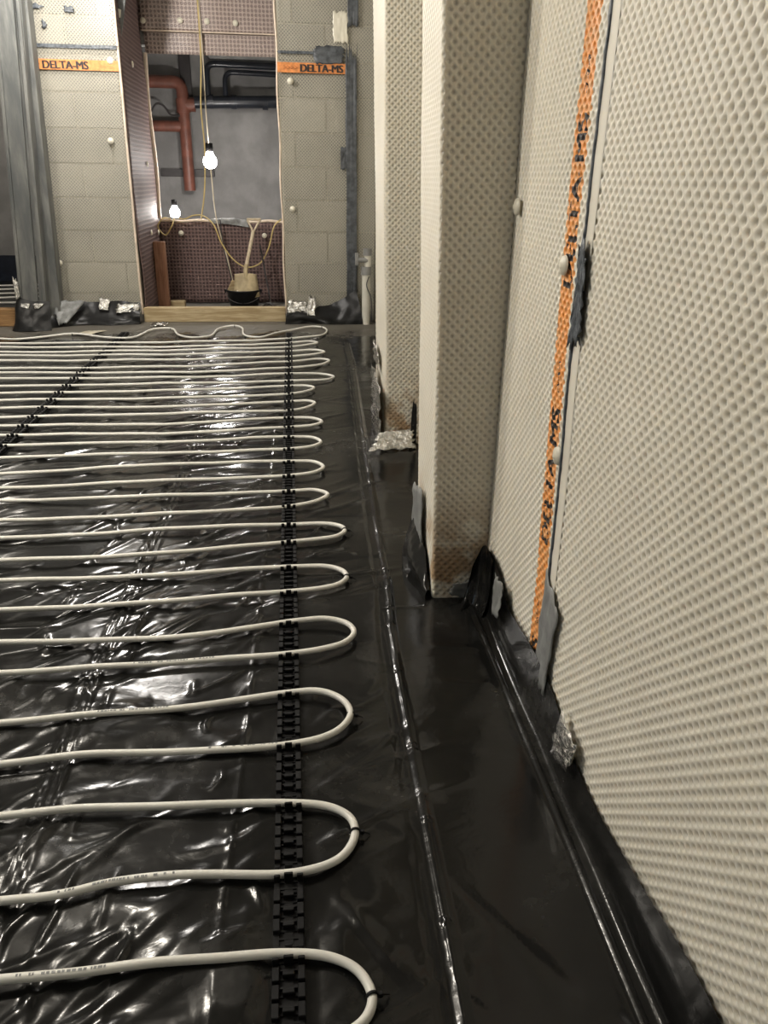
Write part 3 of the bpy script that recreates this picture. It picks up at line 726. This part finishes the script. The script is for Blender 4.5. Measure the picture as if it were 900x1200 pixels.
# film bunched up against the far walls
drape('upstand', [[(-0.10, 5.98, 0.004), (0.10, 6.0, 0.004), (0.30, 5.96, 0.004), (0.50, 5.98, 0.004)], [(-0.09, 6.0, 0.06), (0.10, 6.0, 0.05), (0.30, 6.03, 0.07), (0.49, 6.0, 0.09)], [(-0.08, 6.10, 0.10), (0.12, 6.10, 0.11), (0.30, 6.11, 0.15), (0.46, 6.09, 0.24)]], MAT['film_plain'], sheet, amp=0.014, seed=41, fold=9)
patch('foil_tape', [(-0.075, 6.03, 0.07), (0.07, 6.03, 0.06), (0.07, 6.10, 0.15), (-0.07, 6.10, 0.165)], MAT['foil'], sheet, n=12, amp=0.012, rag=0.06, seed=42)
patch('foil_tape', [(0.06, 6.02, 0.06), (0.13, 6.02, 0.055), (0.14, 6.09, 0.18), (0.09, 6.10, 0.20)], MAT['foil'], sheet, n=10, amp=0.012, rag=0.06, seed=43)
drape('upstand', [[(-1.82, 5.86, 0.004), (-1.62, 6.0, 0.004), (-1.40, 5.98, 0.004), (-1.19, 6.02, 0.004)], [(-1.81, 5.95, 0.09), (-1.62, 6.03, 0.05), (-1.40, 6.02, 0.05), (-1.19, 6.03, 0.06)], [(-1.79, 6.09, 0.17), (-1.62, 6.10, 0.16), (-1.40, 6.105, 0.16), (-1.19, 6.105, 0.15)]], MAT['film_plain'], sheet, amp=0.011, seed=44, fold=9)
patch('foil_tape', [(-1.49, 6.055, 0.10), (-1.42, 6.055, 0.10), (-1.41, 6.09, 0.175), (-1.49, 6.09, 0.19)], MAT['foil'], sheet, n=8, amp=0.006, seed=45)
patch('foil_tape', [(-1.37, 6.04, 0.08), (-1.20, 6.05, 0.09), (-1.195, 6.09, 0.145), (-1.36, 6.09, 0.14)], MAT['foil'], sheet, n=10, amp=0.006, seed=46)
patch('tape_patch', [(-1.76, 5.90, 0.02), (-1.70, 5.93, 0.03), (-1.58, 6.05, 0.17), (-1.80, 5.97, 0.18)], MAT['grey_tape'], sheet, n=10, amp=0.006, seed=47)
# wrap round the column foot
drape('upstand', [[(-2.03, 6.02, 0.004), (-2.03, 5.76, 0.004), (-1.90, 5.75, 0.004), (-1.77, 5.77, 0.004)], [(-2.0, 6.0, 0.1), (-2.01, 5.79, 0.1), (-1.90, 5.775, 0.1), (-1.77, 5.80, 0.1)], [(-1.985, 6.0, 0.24), (-1.99, 5.83, 0.24), (-1.90, 5.825, 0.205), (-1.77, 5.83, 0.20)]], MAT['film_plain'], sheet, amp=0.008, seed=48, fold=12)
patch('foil_tape', [(-1.965, 5.795, 0.165), (-1.905, 5.79, 0.15), (-1.90, 5.805, 0.19), (-1.965, 5.81, 0.19)], MAT['foil'], sheet, n=6, amp=0.006, seed=49)
patch('foil_tape', [(-1.87, 5.80, 0.15), (-1.84, 5.80, 0.155), (-1.80, 5.81, 0.19), (-1.885, 5.81, 0.19)], MAT['foil'], sheet, n=6, amp=0.006, seed=50)
patch('foil_tape', [(-1.99, 5.805, 0.22), (-1.955, 5.805, 0.22), (-1.965, 5.815, 0.36), (-1.995, 5.815, 0.36)], MAT['foil'], sheet, n=8, amp=0.006, rag=0.12, seed=51)
patch('foil_tape', [(-1.10, 5.88, 0.008), (-0.98, 5.90, 0.008), (-0.97, 5.98, 0.018), (-1.07, 5.98, 0.018)], MAT['foil'], sheet, n=8, amp=0.008, rag=0.1, seed=52)
patch('tape_patch', [(-1.62, 5.56, 0.006), (-1.46, 5.58, 0.006), (-1.38, 5.76, 0.006), (-1.50, 5.74, 0.006)], MAT['mortar'], sheet, n=6, amp=0.002, rag=0.1, seed=53)

# ------------------------------------------------------------------ heating pipe
PZ = 0.0165; PR = 0.0071
LOOPS = [
 [(-0.400,0.634),(-0.223,0.635),(-0.039,0.633),(0.033,0.639),(0.063,0.658),(0.073,0.686),(0.057,0.724),(0.016,0.750),(-0.052,0.762),(-0.149,0.762),(-0.245,0.763),(-0.333,0.760),(-0.442,0.760)],
 [(-0.486,0.890),(-0.398,0.893),(-0.323,0.908),(-0.231,0.912),(-0.163,0.909),(-0.033,0.902),(0.030,0.916),(0.057,0.939),(0.071,0.975),(0.064,1.008),(0.028,1.037),(-0.049,1.055),(-0.253,1.064),(-0.402,1.072),(-0.546,1.067)],
 [(-0.590,1.201),(-0.420,1.213),(-0.224,1.205),(-0.033,1.210),(0.027,1.222),(0.062,1.245),(0.084,1.286),(0.071,1.333),(0.023,1.370),(-0.051,1.373),(-0.240,1.346),(-0.423,1.337),(-0.632,1.324)],
 [(-0.690,1.499),(-0.460,1.508),(-0.260,1.514),(-0.033,1.522),(0.038,1.533),(0.088,1.555),(0.114,1.598),(0.102,1.638),(0.054,1.666),(-0.022,1.665),(-0.231,1.627),(-0.484,1.619),(-0.733,1.626)],
 [(-0.785,1.779),(-0.303,1.800),(-0.033,1.818),(0.049,1.830),(0.092,1.851),(0.114,1.888),(0.106,1.925),(0.066,1.954),(-0.032,1.962),(-0.321,1.944),(-0.839,1.942)],
 [(-0.882,2.068),(-0.337,2.085),(-0.032,2.132),(0.101,2.158),(0.128,2.200),(0.118,2.227),(0.078,2.250),(-0.032,2.259),(-0.357,2.251),(-0.933,2.221)],
 [(-0.979,2.358),(-0.372,2.374),(-0.032,2.413),(0.048,2.445),(0.085,2.497),(0.044,2.540),(-0.032,2.545),(-0.391,2.532),(-1.035,2.526)],
 [(-1.076,2.646),(-0.409,2.682),(-0.032,2.699),(0.046,2.721),(0.080,2.775),(0.045,2.835),(-0.032,2.850),(-0.430,2.858),(-1.126,2.795)],
 [(-1.188,2.979),(-0.445,2.990),(-0.032,3.005),(0.047,3.033),(0.080,3.087),(0.049,3.147),(-0.031,3.164),(-0.463,3.134),(-1.238,3.129)],
 [(-1.284,3.268),(-0.477,3.252),(-0.031,3.312),(0.053,3.332),(0.094,3.382),(0.056,3.439),(-0.031,3.458),(-0.493,3.392),(-1.331,3.405)],
 [(-1.376,3.539),(-0.513,3.557),(-0.031,3.587),(0.035,3.628),(0.070,3.695),(0.037,3.736),(-0.031,3.740),(-0.527,3.675),(-1.429,3.698)],
 [(-1.476,3.837),(-0.546,3.833),(-0.031,3.888),(0.041,3.927),(0.073,3.988),(0.042,4.025),(-0.031,4.038),(-0.564,3.986),(-1.520,3.969)],
 [(-1.567,4.110),(-0.582,4.131),(-0.031,4.150),(0.139,4.171),(0.190,4.247),(0.144,4.301),(-0.030,4.319),(-0.598,4.266),(-1.624,4.279)],
 [(-1.671,4.419),(-0.612,4.389),(-0.030,4.479),(0.123,4.550),(0.181,4.664),(0.127,4.703),(-0.030,4.650),(-0.630,4.540),(-1.706,4.524)],
 [(-1.774,4.726),(-0.652,4.724),(-0.030,4.795),(0.105,4.840),(0.161,4.902),(0.108,4.957),(-0.030,4.949),(-0.670,4.872),(-1.822,4.870)],
 [(-1.856,4.970),(-0.685,5.001),(-0.030,5.084),(0.078,5.136),(0.126,5.192),(0.080,5.237),(-0.030,5.212),(-0.698,5.109),(-1.909,5.128)],
 [(-1.951,5.253),(-0.717,5.266),(-0.030,5.361),(0.151,5.464),(0.208,5.660),(0.175,5.800),(0.098,5.820),(-0.060,5.668),(-0.169,5.538),(-0.267,5.415),(-0.371,5.481),(-0.419,5.781),(-0.474,5.853),(-0.575,5.785),(-0.623,5.458),(-0.733,5.400),(-0.832,5.496),(-0.929,5.761),(-1.046,5.730),(-1.142,5.444),(-1.280,5.418),(-1.572,5.567),(-1.888,5.394),(-2.005,5.413)],
]
def heating_pipe():
    XL = -3.45; pts = []
    for k, lp in enumerate(LOOPS):
        lo, hi = lp[0], lp[-1]
        y0 = lo[1] + 0.02; y1 = hi[1] + 0.02
        nxt = LOOPS[k + 1][0][1] + 0.02 if k + 1 < len(LOOPS) else y1
        seq = [(XL + 0.12, y0), ((XL + lo[0]) / 2, y0 - 0.005)] + list(lp) + [((XL + hi[0]) / 2, y1 - 0.005), (XL + 0.12, y1)]
        if k + 1 < len(LOOPS): seq += [(XL + 0.03, y1 + (nxt - y1) * 0.15), (XL, (y1 + nxt) / 2), (XL + 0.03, y1 + (nxt - y1) * 0.85)]
        pts += seq
    sp = smooth_path([(x, y, PZ) for x, y in pts], 6)
    sp = [(p[0], p[1], PZ + 0.002 * math.sin(p[0] * 9 + p[1] * 5) + 0.001 * math.sin(p[0] * 23)) for p in sp]
    o = MB().tube(sp, PR, 10).build('heating_pipe', MAT['pipe'])
    tag(o, 'long white plastic heating pipe laid in hairpin loops across the black floor', 'pipe')
heating_pipe()
def pipe_print():
    # faint maker's print: short dark dashes along the top of the nearest runs, too small to read
    pipe = bpy.data.objects['heating_pipe']; r = random.Random(4); b = MB()
    for k, part, x0, x1 in ((0, 'hi', -0.42, -0.30), (1, 'lo', -0.40, -0.22), (2, 'lo', -0.20, -0.07), (3, 'lo', -0.40, -0.22), (2, 'hi', -0.44, -0.30)):
        lp = LOOPS[k]; i = max(range(len(lp)), key=lambda q: lp[q][0]); seg = sorted(lp[:i] if part == 'lo' else lp[i:])
        xs_ = [p[0] for p in seg]; ys_ = [p[1] for p in seg]; x = x0
        while x < x1:
            w = r.uniform(0.002, 0.006); q = []
            for xx in (x, x + w):
                y = float(np.interp(xx, xs_, ys_)); pz = PZ + 0.002 * math.sin(xx * 9 + y * 5) + 0.001 * math.sin(xx * 23)
                for a in (1.45, 1.95): q.append((xx, y + (PR + 0.0003) * math.cos(a), pz + (PR + 0.0003) * math.sin(a)))
            if r.random() < 0.75: b.poly([q[0], q[2], q[3], q[1]], [[0, 1, 2, 3]])
            x += w + r.uniform(0.001, 0.003)
    b.build('print_marks', MAT['grey_tape'], pipe, 'stuff')
pipe_print()
def side_pipe():
    pts = []
    for k, y in enumerate((6.95, 7.25, 7.55, 7.85, 8.15)):
        a, b = (-3.5, y - 0.25), (-1.98, y + 0.18)
        pts += [a, ((a[0] + b[0]) / 2, y), b] if k % 2 == 0 else [b, ((a[0] + b[0]) / 2, y), a]
    o = MB().tube(smooth_path([(x, y, 0.02) for x, y in pts], 10), 0.0083, 8).build('heating_pipe', MAT['pipe'])
    tag(o, 'white heating pipe slanting across the side room floor beyond the steel column', 'pipe')
side_pipe()
side_film = MB().box(-3.6, -1.85, 6.2, 8.6, -0.012, 0.006).build('plastic_sheet', MAT['film_plain'])
tag(side_film, 'black polythene on the side room floor beyond the steel column', 'plastic sheet')
film_up = MB().box(-3.6, -1.85, 8.59, 8.615, 0.0, 0.26).build('film_upstand', MAT['film_blue'], side_film)

# ------------------------------------------------------------------ clip rails
def clip_meshes():
    W = 0.0235
    m = MB()                                   # a pair of jaws with the bridge between them
    for x0, x1, h in ((-W, -0.0135, 0.019), (-0.0070, 0.0070, 0.023), (0.0135, W, 0.019)):
        m.box(x0, x1, -0.0135, -0.0085, 0.002, h, 0.001)
        m.box(x0 + 0.001, x1 - 0.001, 0.0085, 0.0125, 0.002, h - 0.006, 0.001)
    jaw = m.mesh('clip', MAT['black_plastic'])
    m = MB()                                   # a web of the ladder between two jaws
    m.box(-W, -0.013, -0.0105, 0.0105, 0.002, 0.013, 0.001).box(0.013, W, -0.0105, 0.0105, 0.002, 0.013, 0.001)
    m.box(-0.0085, 0.0085, -0.0035, 0.0035, 0.004, 0.014, 0.001).box(-0.013, 0.013, 0.006, 0.0085, 0.003, 0.009)
    return jaw, m.mesh('web', MAT['black_plastic'])
jaw_me, web_me = clip_meshes()
def clip_rail(x, y0, y1, label, dx=0.0):
    t = thing('clip_rail', label, 'pipe clip rail', 'clip rails', (x, y0, 0.0045))
    t.rotation_euler = (0, 0, -math.atan2(dx, y1 - y0))
    L = y1 - y0
    b = MB().box(-0.0215, -0.0145, 0, L, 0.0, 0.006).box(0.0145, 0.0215, 0, L, 0.0, 0.006).box(-0.0065, 0.0065, 0, L, 0.0, 0.005)
    for k in range(int(L / 0.0125)): b.box(-0.021, 0.021, k * 0.0125, k * 0.0125 + 0.003, 0.0, 0.0055)
    b.box(-0.0235, 0.0235, 0, L, -0.003, 0.0035)
    b.build('base_strip', MAT['black_plastic'], t)
    crossings = sorted(p for p in cross_y(x) if y0 < p < y1)
    used = []
    for c in crossings:
        o = add('clip', jaw_me, t); o.location = (0, c - y0, 0); used.append(c)
    y = y0 + 0.02
    while y < y1 - 0.02:
        if all(abs(y - c) > 0.023 for c in used):
            o = add('web', web_me, t); o.location = (0, y - y0, 0)
        y += 0.026
    return t
def cross_y(x):
    out = []
    for lp in LOOPS:
        for a, b in zip(lp[:-1], lp[1:]):
            if (a[0] - x) * (b[0] - x) < 0: out.append(a[1] + (b[1] - a[1]) * (x - a[0]) / (b[0] - a[0]))
        for e in (lp[0], lp[-1]):
            if x < e[0]: out.append(e[1] + 0.012)
    return out
clip_rail(-0.040, 0.45, 5.60, 'black plastic clip rail holding the pipe near its hairpin bends', -0.030)
clip_rail(-1.230, 0.45, 5.66, 'black plastic clip rail crossing the pipes diagonally at the far side')

# ------------------------------------------------------------------ cable ties
def cable_tie(x, y, ang, label):
    t = thing('cable_tie', label, 'cable tie', 'black cable ties on the heating pipe', (x, y, PZ))
    t.rotation_euler = (0, 0, ang)
    prof = [(PR + 0.0002, -0.0022), (PR + 0.0018, -0.0022), (PR + 0.0018, 0.0022), (PR + 0.0002, 0.0022)]
    M = Matrix.Rotation(math.radians(90), 4, 'Y')
    MB().lathe(prof, (0, 0, 0), 14, M).build('band', MAT['black_plastic'], t)
    MB().box(-0.003, 0.003, -0.0155, -0.009, -0.006, 0.002, 0.0008).build('head', MAT['black_plastic'], t)
    MB().tube([(0, -0.013, -0.002), (0.001, -0.020, -0.006), (0.003, -0.026, -0.012)], 0.0012, 5).build('tail', MAT['black_plastic'], t)
BEND = [(0, 'the nearest hairpin bend at the photo bottom edge'), (1, 'the second hairpin bend from the camera'), (2, 'the third hairpin bend from the camera'), (4, 'the fifth hairpin bend from the camera'), (5, 'the sixth hairpin bend from the camera')]
for k, where in BEND:
    lp = LOOPS[k]; i = max(range(len(lp)), key=lambda q: lp[q][0]); p = lp[i]
    cable_tie(p[0], p[1], math.radians(90 if k else 100), 'black cable tie round ' + where)
TOPL = LOOPS[-1]
def near_pt(px): return min(TOPL[5:], key=lambda p: abs(p[0] - px))
for px, where in ((-2.08, 'farthest pipe run below the steel column'), (-1.58, 'farthest pipe run below the grey tape'), (-0.94, 'first hump of the wavy farthest run'), (-0.48, 'second hump of the wavy farthest run'), (0.14, 'the farthest hairpin bend beside the clip rail')):
    p = near_pt(px); cable_tie(p[0], p[1], 0, 'small black cable tie on ' + where)

# ------------------------------------------------------------------ column and timbers at the back
col = thing('steel_column', 'dusty grey steel column beside the block pier, foot wrapped in black film', 'column', None, (0, 0, 0))
def lean_box(x0, x1, y0, y1, z0, z1, k=0.075):
    b = MB(); V = []
    for z in (z0, z1):
        for x, y in ((x0, y0), (x1, y0), (x1, y1), (x0, y1)): V.append((x + k * z, y, z))
    return b.poly(V, [[3, 2, 1, 0], [4, 5, 6, 7], [0, 1, 5, 4], [1, 2, 6, 5], [2, 3, 7, 6], [3, 0, 4, 7]])
lean_box(-1.985, -1.87, 5.84, 5.86, 0.005, CEIL, 0.08).build('flange', MAT['steel'], col)
lean_box(-1.87, -1.83, 5.87, 6.04, 0.005, CEIL, 0.08).build('web', MAT['steel'], col)
lean_box(-1.835, -1.815, 5.85, 6.05, 0.005, CEIL, 0.07).build('flange', MAT['steel'], col)
lean_box(-1.81, -1.745, 5.95, 6.06, 0.005, CEIL, 0.045).build('flange', MAT['steel'], col)
lean_box(-1.992, -1.972, 5.825, 6.05, 0.005, CEIL, 0.08).build('flange', MAT['steel'], col)

def timber(name, label, b, mat, M=None, bev=0.004):
    return tag(MB().box(*b, bev=bev, M=M).build(name, mat), label, 'timber')
timber('timber_sleeper', 'pale sawn pine batten across the foot of the recess', (-1.178, -0.095, 6.12, 6.20, 0.0, 0.108), MAT['pine'])
timber('timber_sleeper', 'orange-brown timber plank on the floor by the steel column', (-3.2, -2.02, 5.96, 6.06, 0.0, 0.125), MAT['pine_dark'])
timber('wooden_board', 'short pale board lying under the reddish post in the recess', (-1.16, -0.955, 6.78, 6.86, 0.0, 0.062), MAT['pine'])
M = Matrix.Translation((-1.115, 6.73, 0)) @ Matrix.Rotation(math.radians(0.5), 4, 'Y')
timber('wooden_post', 'reddish-brown timber post standing upright in the recess', (-0.045, 0.045, -0.04, 0.04, 0.0, 0.545), MAT['redwood'], M)
M = Matrix.Translation((-1.11, 6.30, 2.22)) @ Matrix.Rotation(math.radians(14), 4, 'Y')
strap = tag(MB().box(-0.03, 0.03, -0.01, 0.01, -0.45, 0.19, 0.002, M).build('metal_strap', MAT['steel']), 'grey metal strap hanging slantwise at the top of the recess', 'strap')
MB().box(-0.012, 0.012, -0.03, -0.01, -0.20, -0.15, 0.003, M).build('bolt', MAT['plug'], strap)

# ------------------------------------------------------------------ bucket, shovel and oddments
bk = thing('bucket', 'black rubble bucket standing in the recess behind the pine batten', 'bucket', None, (-0.45, 6.70, 0))
b = MB().lathe([(0.0001, 0.0), (0.105, 0.0), (0.112, 0.01), (0.138, 0.155), (0.145, 0.158), (0.145, 0.170), (0.137, 0.172), (0.132, 0.165), (0.104, 0.016), (0.0001, 0.014)], (0, 0, 0), 28)
b.build('body', MAT['black_plastic'], bk)
MB().tube([(0.145 * math.cos(a), 0.05 * 0 - 0.02 - 0.10 * math.sin(a), 0.16 - 0.09 * math.sin(a)) for a in np.linspace(0.05, math.pi - 0.05, 14)], 0.003, 6).build('handle', MAT['cable_dark'], bk)
for x in (-0.148, 0.148): MB().box(x - 0.006, x + 0.006, -0.035, -0.005, 0.145, 0.175, 0.002).build('lug', MAT['black_plastic'], bk)
def chunk(name, c, s, rot, mat, label, cat='rubble'):
    M = Matrix.Translation(c) @ Matrix.Rotation(rot[0], 4, 'X') @ Matrix.Rotation(rot[1], 4, 'Y') @ Matrix.Rotation(rot[2], 4, 'Z')
    bm = bmesh.new(); bmesh.ops.create_cube(bm, size=1); r = random.Random(name + str(c))
    for v in bm.verts: v.co = Vector((v.co.x * s[0], v.co.y * s[1], v.co.z * s[2])) * r.uniform(0.8, 1.15)
    bmesh.ops.bevel(bm, geom=bm.edges[:], offset=min(s) * 0.15, segments=1, affect='EDGES'); bm.transform(M)
    me = bpy.data.meshes.new(name); bm.to_mesh(me); bm.free(); me.materials.append(mat)
    return tag(add(name, me), label, cat)
chunk('wood_offcut', (-0.53, 6.68, 0.19), (0.07, 0.02, 0.10), (0.2, 0.5, 0), MAT['pine'], 'pale wood offcut sticking out of the black bucket', 'offcut')
chunk('plaster_lump', (-0.47, 6.66, 0.165), (0.07, 0.05, 0.03), (0, -0.4, 0.3), MAT['plug'], 'white plaster lump at the bucket rim before the shovel', 'rubble')
chunk('stone_lump', (-0.44, 6.73, 0.12), (0.12, 0.10, 0.06), (0.1, 0.2, 0.3), MAT['rubble'], 'buff stone lump inside the black bucket', 'rubble')
chunk('brick_lump', (-0.36, 6.69, 0.155), (0.06, 0.06, 0.05), (0.4, 0.2, 0.3), MAT['cable_dark'], 'dark lump at the bucket rim beside the shovel blade', 'rubble')
sh = thing('shovel', 'wooden-handled shovel with a dusty blade standing in the black bucket', 'shovel', None, (0, 0, 0))
V, F = [], []
nu, nv = 9, 9
for j in range(nv):
    t = j / (nv - 1)
    for i in range(nu):
        s = i / (nu - 1) * 2 - 1
        w = 0.098 * (0.90 + 0.18 * t)
        V.append((-0.425 + 0.006 * t + s * w, 6.655 - 0.05 * t + 0.03 * s * s, 0.305 - 0.185 * t - (0.018 * (1 - abs(s)) if j == nv - 1 else 0) - (0.012 * s * s if j == 0 else 0)))
for j in range(nv - 1):
    for i in range(nu - 1): a = j * nu + i; F.append([a, a + 1, a + nu + 1, a + nu])
bl = MB().poly(V, F, True).build('blade', MAT['blade'], sh); md = bl.modifiers.new('thick', 'SOLIDIFY'); md.thickness = 0.004
MB().tube([(-0.423, 6.648, 0.24), (-0.421, 6.660, 0.33), (-0.412, 6.68, 0.37)], [0.014, 0.019, 0.018], 10).build('socket', MAT['blade'], sh)
MB().tube([(-0.414, 6.675, 0.36), (-0.385, 6.76, 0.48), (-0.352, 6.86, 0.62)], 0.0145, 10).build('shaft', MAT['ash'], sh)
g = MB().tube(smooth_path([(-0.354, 6.855, 0.61), (-0.366, 6.87, 0.645), (-0.398, 6.90, 0.705)], 5), 0.008, 8)
g.tube(smooth_path([(-0.352, 6.86, 0.61), (-0.332, 6.875, 0.645), (-0.294, 6.90, 0.705)], 5), 0.008, 8)
g.tube([(-0.402, 6.903, 0.712), (-0.286, 6.903, 0.712)], 0.010, 8)
g.build('grip', MAT['ash'], sh)
tag(MB().tube(smooth_path([(-0.305, 6.98, 0.50), (-0.27, 6.90, 0.28), (-0.225, 6.80, 0.01)], 6), 0.007, 8).build('metal_rod', MAT['cable_dark']), 'thin dark rod leaning behind the bucket in the recess', 'rod')
tag(MB().tube(smooth_path([(-0.30, 6.75, 0.012), (-0.24, 6.72, 0.05), (-0.20, 6.70, 0.03), (-0.17, 6.74, 0.012)], 6), 0.014, 8).build('rubber_hose', MAT['cable_dark']), 'short dark hose lying on the recess floor beside the bucket', 'hose')

# ------------------------------------------------------------------ festoon lights
fe = thing('festoon_light', 'string of lit site bulbs on yellow cable hanging in the opening', 'string light', None, (0, 0, 0))
def bulb(x, y, z, r):
    M = None
    o = MB().lathe([(0.0001, -r), (r * 0.5, -r * 0.87), (r * 0.87, -r * 0.5), (r, 0), (r * 0.87, r * 0.5), (r * 0.55, r * 0.95), (r * 0.4, r * 1.4)], (x, y, z), 16).build('bulb', MAT['bulb'], fe)
    MB().lathe([(r * 0.45, r * 1.3), (r * 0.55, r * 1.35), (r * 0.55, r * 2.4), (0.0001, r * 2.5)], (x, y, z), 12).build('bulb_holder', MAT['black_plastic'], fe)
bulb(-0.722, 7.42, 1.155, 0.06)
bulb(-1.06, 7.42, 0.735, 0.045)
MB().tube(smooth_path([(-0.70, 7.10, 2.41), (-0.705, 7.10, 1.9), (-0.735, 7.12, 1.55), (-0.735, 7.18, 1.25), (-0.76, 7.12, 0.9), (-0.80, 7.10, 0.70)], 8), 0.006, 7).build('cord', MAT['cord'], fe)
MB().tube(smooth_path([(-0.695, 7.11, 2.41), (-0.69, 7.11, 1.9), (-0.71, 7.25, 1.5), (-0.722, 7.42, 1.26)], 8), 0.005, 7).build('cord', MAT['cord_white'], fe)
MB().tube(smooth_path([(-0.722, 7.42, 1.26), (-0.71, 7.32, 1.2), (-0.69, 7.14, 1.0), (-0.67, 7.09, 0.70), (-0.60, 7.06, 0.40), (-0.55, 7.05, 0.12)], 8), 0.005, 7).build('cord', MAT['cord_white'], fe)
MB().tube(smooth_path([(-0.64, 7.085, 0.70), (-0.62, 7.06, 0.45), (-0.57, 7.04, 0.2), (-0.55, 7.0, 0.01)], 8), 0.005, 7).build('cord', MAT['cable_dark'], fe)
loop = [(-1.06, 7.12, 0.70), (-1.115, 7.05, 0.705), (-1.155, 7.02, 0.64), (-1.10, 7.02, 0.575), (-1.04, 7.03, 0.65), (-1.02, 7.10, 0.705), (-0.94, 7.08, 0.70), (-0.86, 7.06, 0.73), (-0.78, 7.05, 0.73), (-0.695, 7.03, 0.665), (-0.634, 7.02, 0.51), (-0.534, 7.02, 0.37), (-0.427, 7.02, 0.315), (-0.315, 7.02, 0.349), (-0.235, 7.03, 0.477), (-0.178, 7.06, 0.655), (-0.12, 7.10, 0.705)]
MB().tube(smooth_path(loop, 8), 0.006, 7).build('cord', MAT['cord'], fe)

# ------------------------------------------------------------------ pipes in the service void
def rpipe(name, pts, r, mat, label, parent=None):
    """pipe with rounded bends"""
    P = [Vector(p) for p in pts]; out = [P[0]]
    for a, b, c in zip(P[:-2], P[1:-1], P[2:]):
        rr = min(0.09, (b - a).length * 0.45, (c - b).length * 0.45); s, e = b + (a - b).normalized() * rr, b + (c - b).normalized() * rr
        for k in range(7):
            t = k / 6; out.append(s * (1 - t) ** 2 + b * 2 * t * (1 - t) + e * t * t)
    out.append(P[-1])
    o = MB().tube(out, r, 14).build(name, mat, parent)
    if label: tag(o, label, 'pipe')
    return o
dr = thing('drain_pipe', 'terracotta drain pipe with bends in the opening behind the lit bulb', 'pipe')
rpipe('pipe', [(-1.6, 8.5, 1.86), (-1.045, 8.5, 1.86), (-1.045, 8.5, 0.9)], 0.056, MAT['terracotta'], None, dr)
rpipe('branch', [(-1.6, 8.5, 1.48), (-1.08, 8.5, 1.48)], 0.05, MAT['terracotta'], None, dr)
MB().tube([(-1.045, 8.5, 1.60), (-1.045, 8.5, 1.72)], 0.068, 14).build('collar', MAT['terracotta'], dr)
MB().tube([(-1.045, 8.5, 1.67), (-0.93, 8.5, 1.67)], 0.062, 14).build('collar', MAT['terracotta'], dr)
bp = thing('soil_pipe', 'thick black horizontal pipe in the opening', 'pipe')
rpipe('pipe', [(-0.93, 8.48, 1.69), (-0.1, 8.48, 1.71), (0.3, 8.48, 1.72)], 0.056, MAT['blackpipe'], None, bp)
for x in (-0.80, -0.58, -0.28): MB().tube([(x, 8.48, 1.70), (x + 0.05, 8.48, 1.70)], 0.064, 14).build('collar', MAT['blackpipe'], bp)
rpipe('black_pipe', [(-0.80, 8.47, 1.75), (-0.80, 8.47, 2.02), (0.3, 8.47, 2.0)], 0.030, MAT['blackpipe'], 'outer black bent pipe rising from the thick black pipe')
rpipe('black_pipe', [(-0.63, 8.47, 1.75), (-0.63, 8.47, 1.955), (0.3, 8.47, 1.93)], 0.024, MAT['blackpipe'], 'inner black bent pipe rising from the thick black pipe')
tag(MB().box(-1.06, -0.96, 8.56, 8.62, 1.75, CEIL, 0.004).build('timber_strut', MAT['cable_dark']), 'dark upright strut on the grey wall behind the drain pipe', 'strut')
tag(MB().box(-1.33, -0.80, 8.58, 8.62, 1.03, 1.10, 0.004).build('timber_batten', MAT['cable_dark']), 'dark horizontal batten on the grey wall behind the lit bulb', 'batten')
tag(MB().tube(smooth_path([(-1.36, 8.52, 1.60), (-1.30, 8.5, 1.67), (-1.24, 8.5, 1.66), (-1.17, 8.5, 1.58), (-1.08, 8.45, 1.57)], 6), 0.010, 7).build('cable', MAT['cable_dark']), 'thin dark cable looping beside the terracotta drain pipe', 'cable')
tag(MB().box(-0.78, 0.3, 8.44, 8.60, 2.06, 2.16, 0.02).build('duct', MAT['grey_plastic']), 'grey duct running above the black bent pipes', 'duct')

# ------------------------------------------------------------------ waste pipe in the far corner
wp = thing('waste_pipe', 'upright white plastic waste pipe in the far corner by the block pier', 'pipe', None, (0.525, 6.0, 0))
MB().tube([(0, 0, 0.0), (0, 0, 0.40)], 0.031, 14).build('pipe', MAT['white_plastic'], wp)
MB().tube([(0, 0, 0.37), (0, 0, 0.43)], 0.039, 14).build('collar', MAT['grey_plastic'], wp)
MB().tube([(0.012, 0, 0.43), (0.012, 0, 0.52)], 0.026, 14).build('coupling', MAT['white_plastic'], wp)
MB().tube([(0.01, 0, 0.51), (0.01, 0, 0.56)], 0.033, 14).build('collar', MAT['grey_plastic'], wp)
MB().tube([(0.01, -0.01, 0.475), (-0.07, -0.02, 0.48)], 0.018, 10).build('valve', MAT['grey_plastic'], wp)
MB().box(-0.085, -0.06, -0.035, -0.005, 0.44, 0.53, 0.004).build('lever', MAT['grey_plastic'], wp)
MB().tube(smooth_path([(0.02, -0.03, 0.36), (0.0, -0.05, 0.30), (0.035, -0.04, 0.2), (0.04, -0.035, 0.02)], 6), 0.004, 6).build('hose', MAT['cable_dark'], wp)
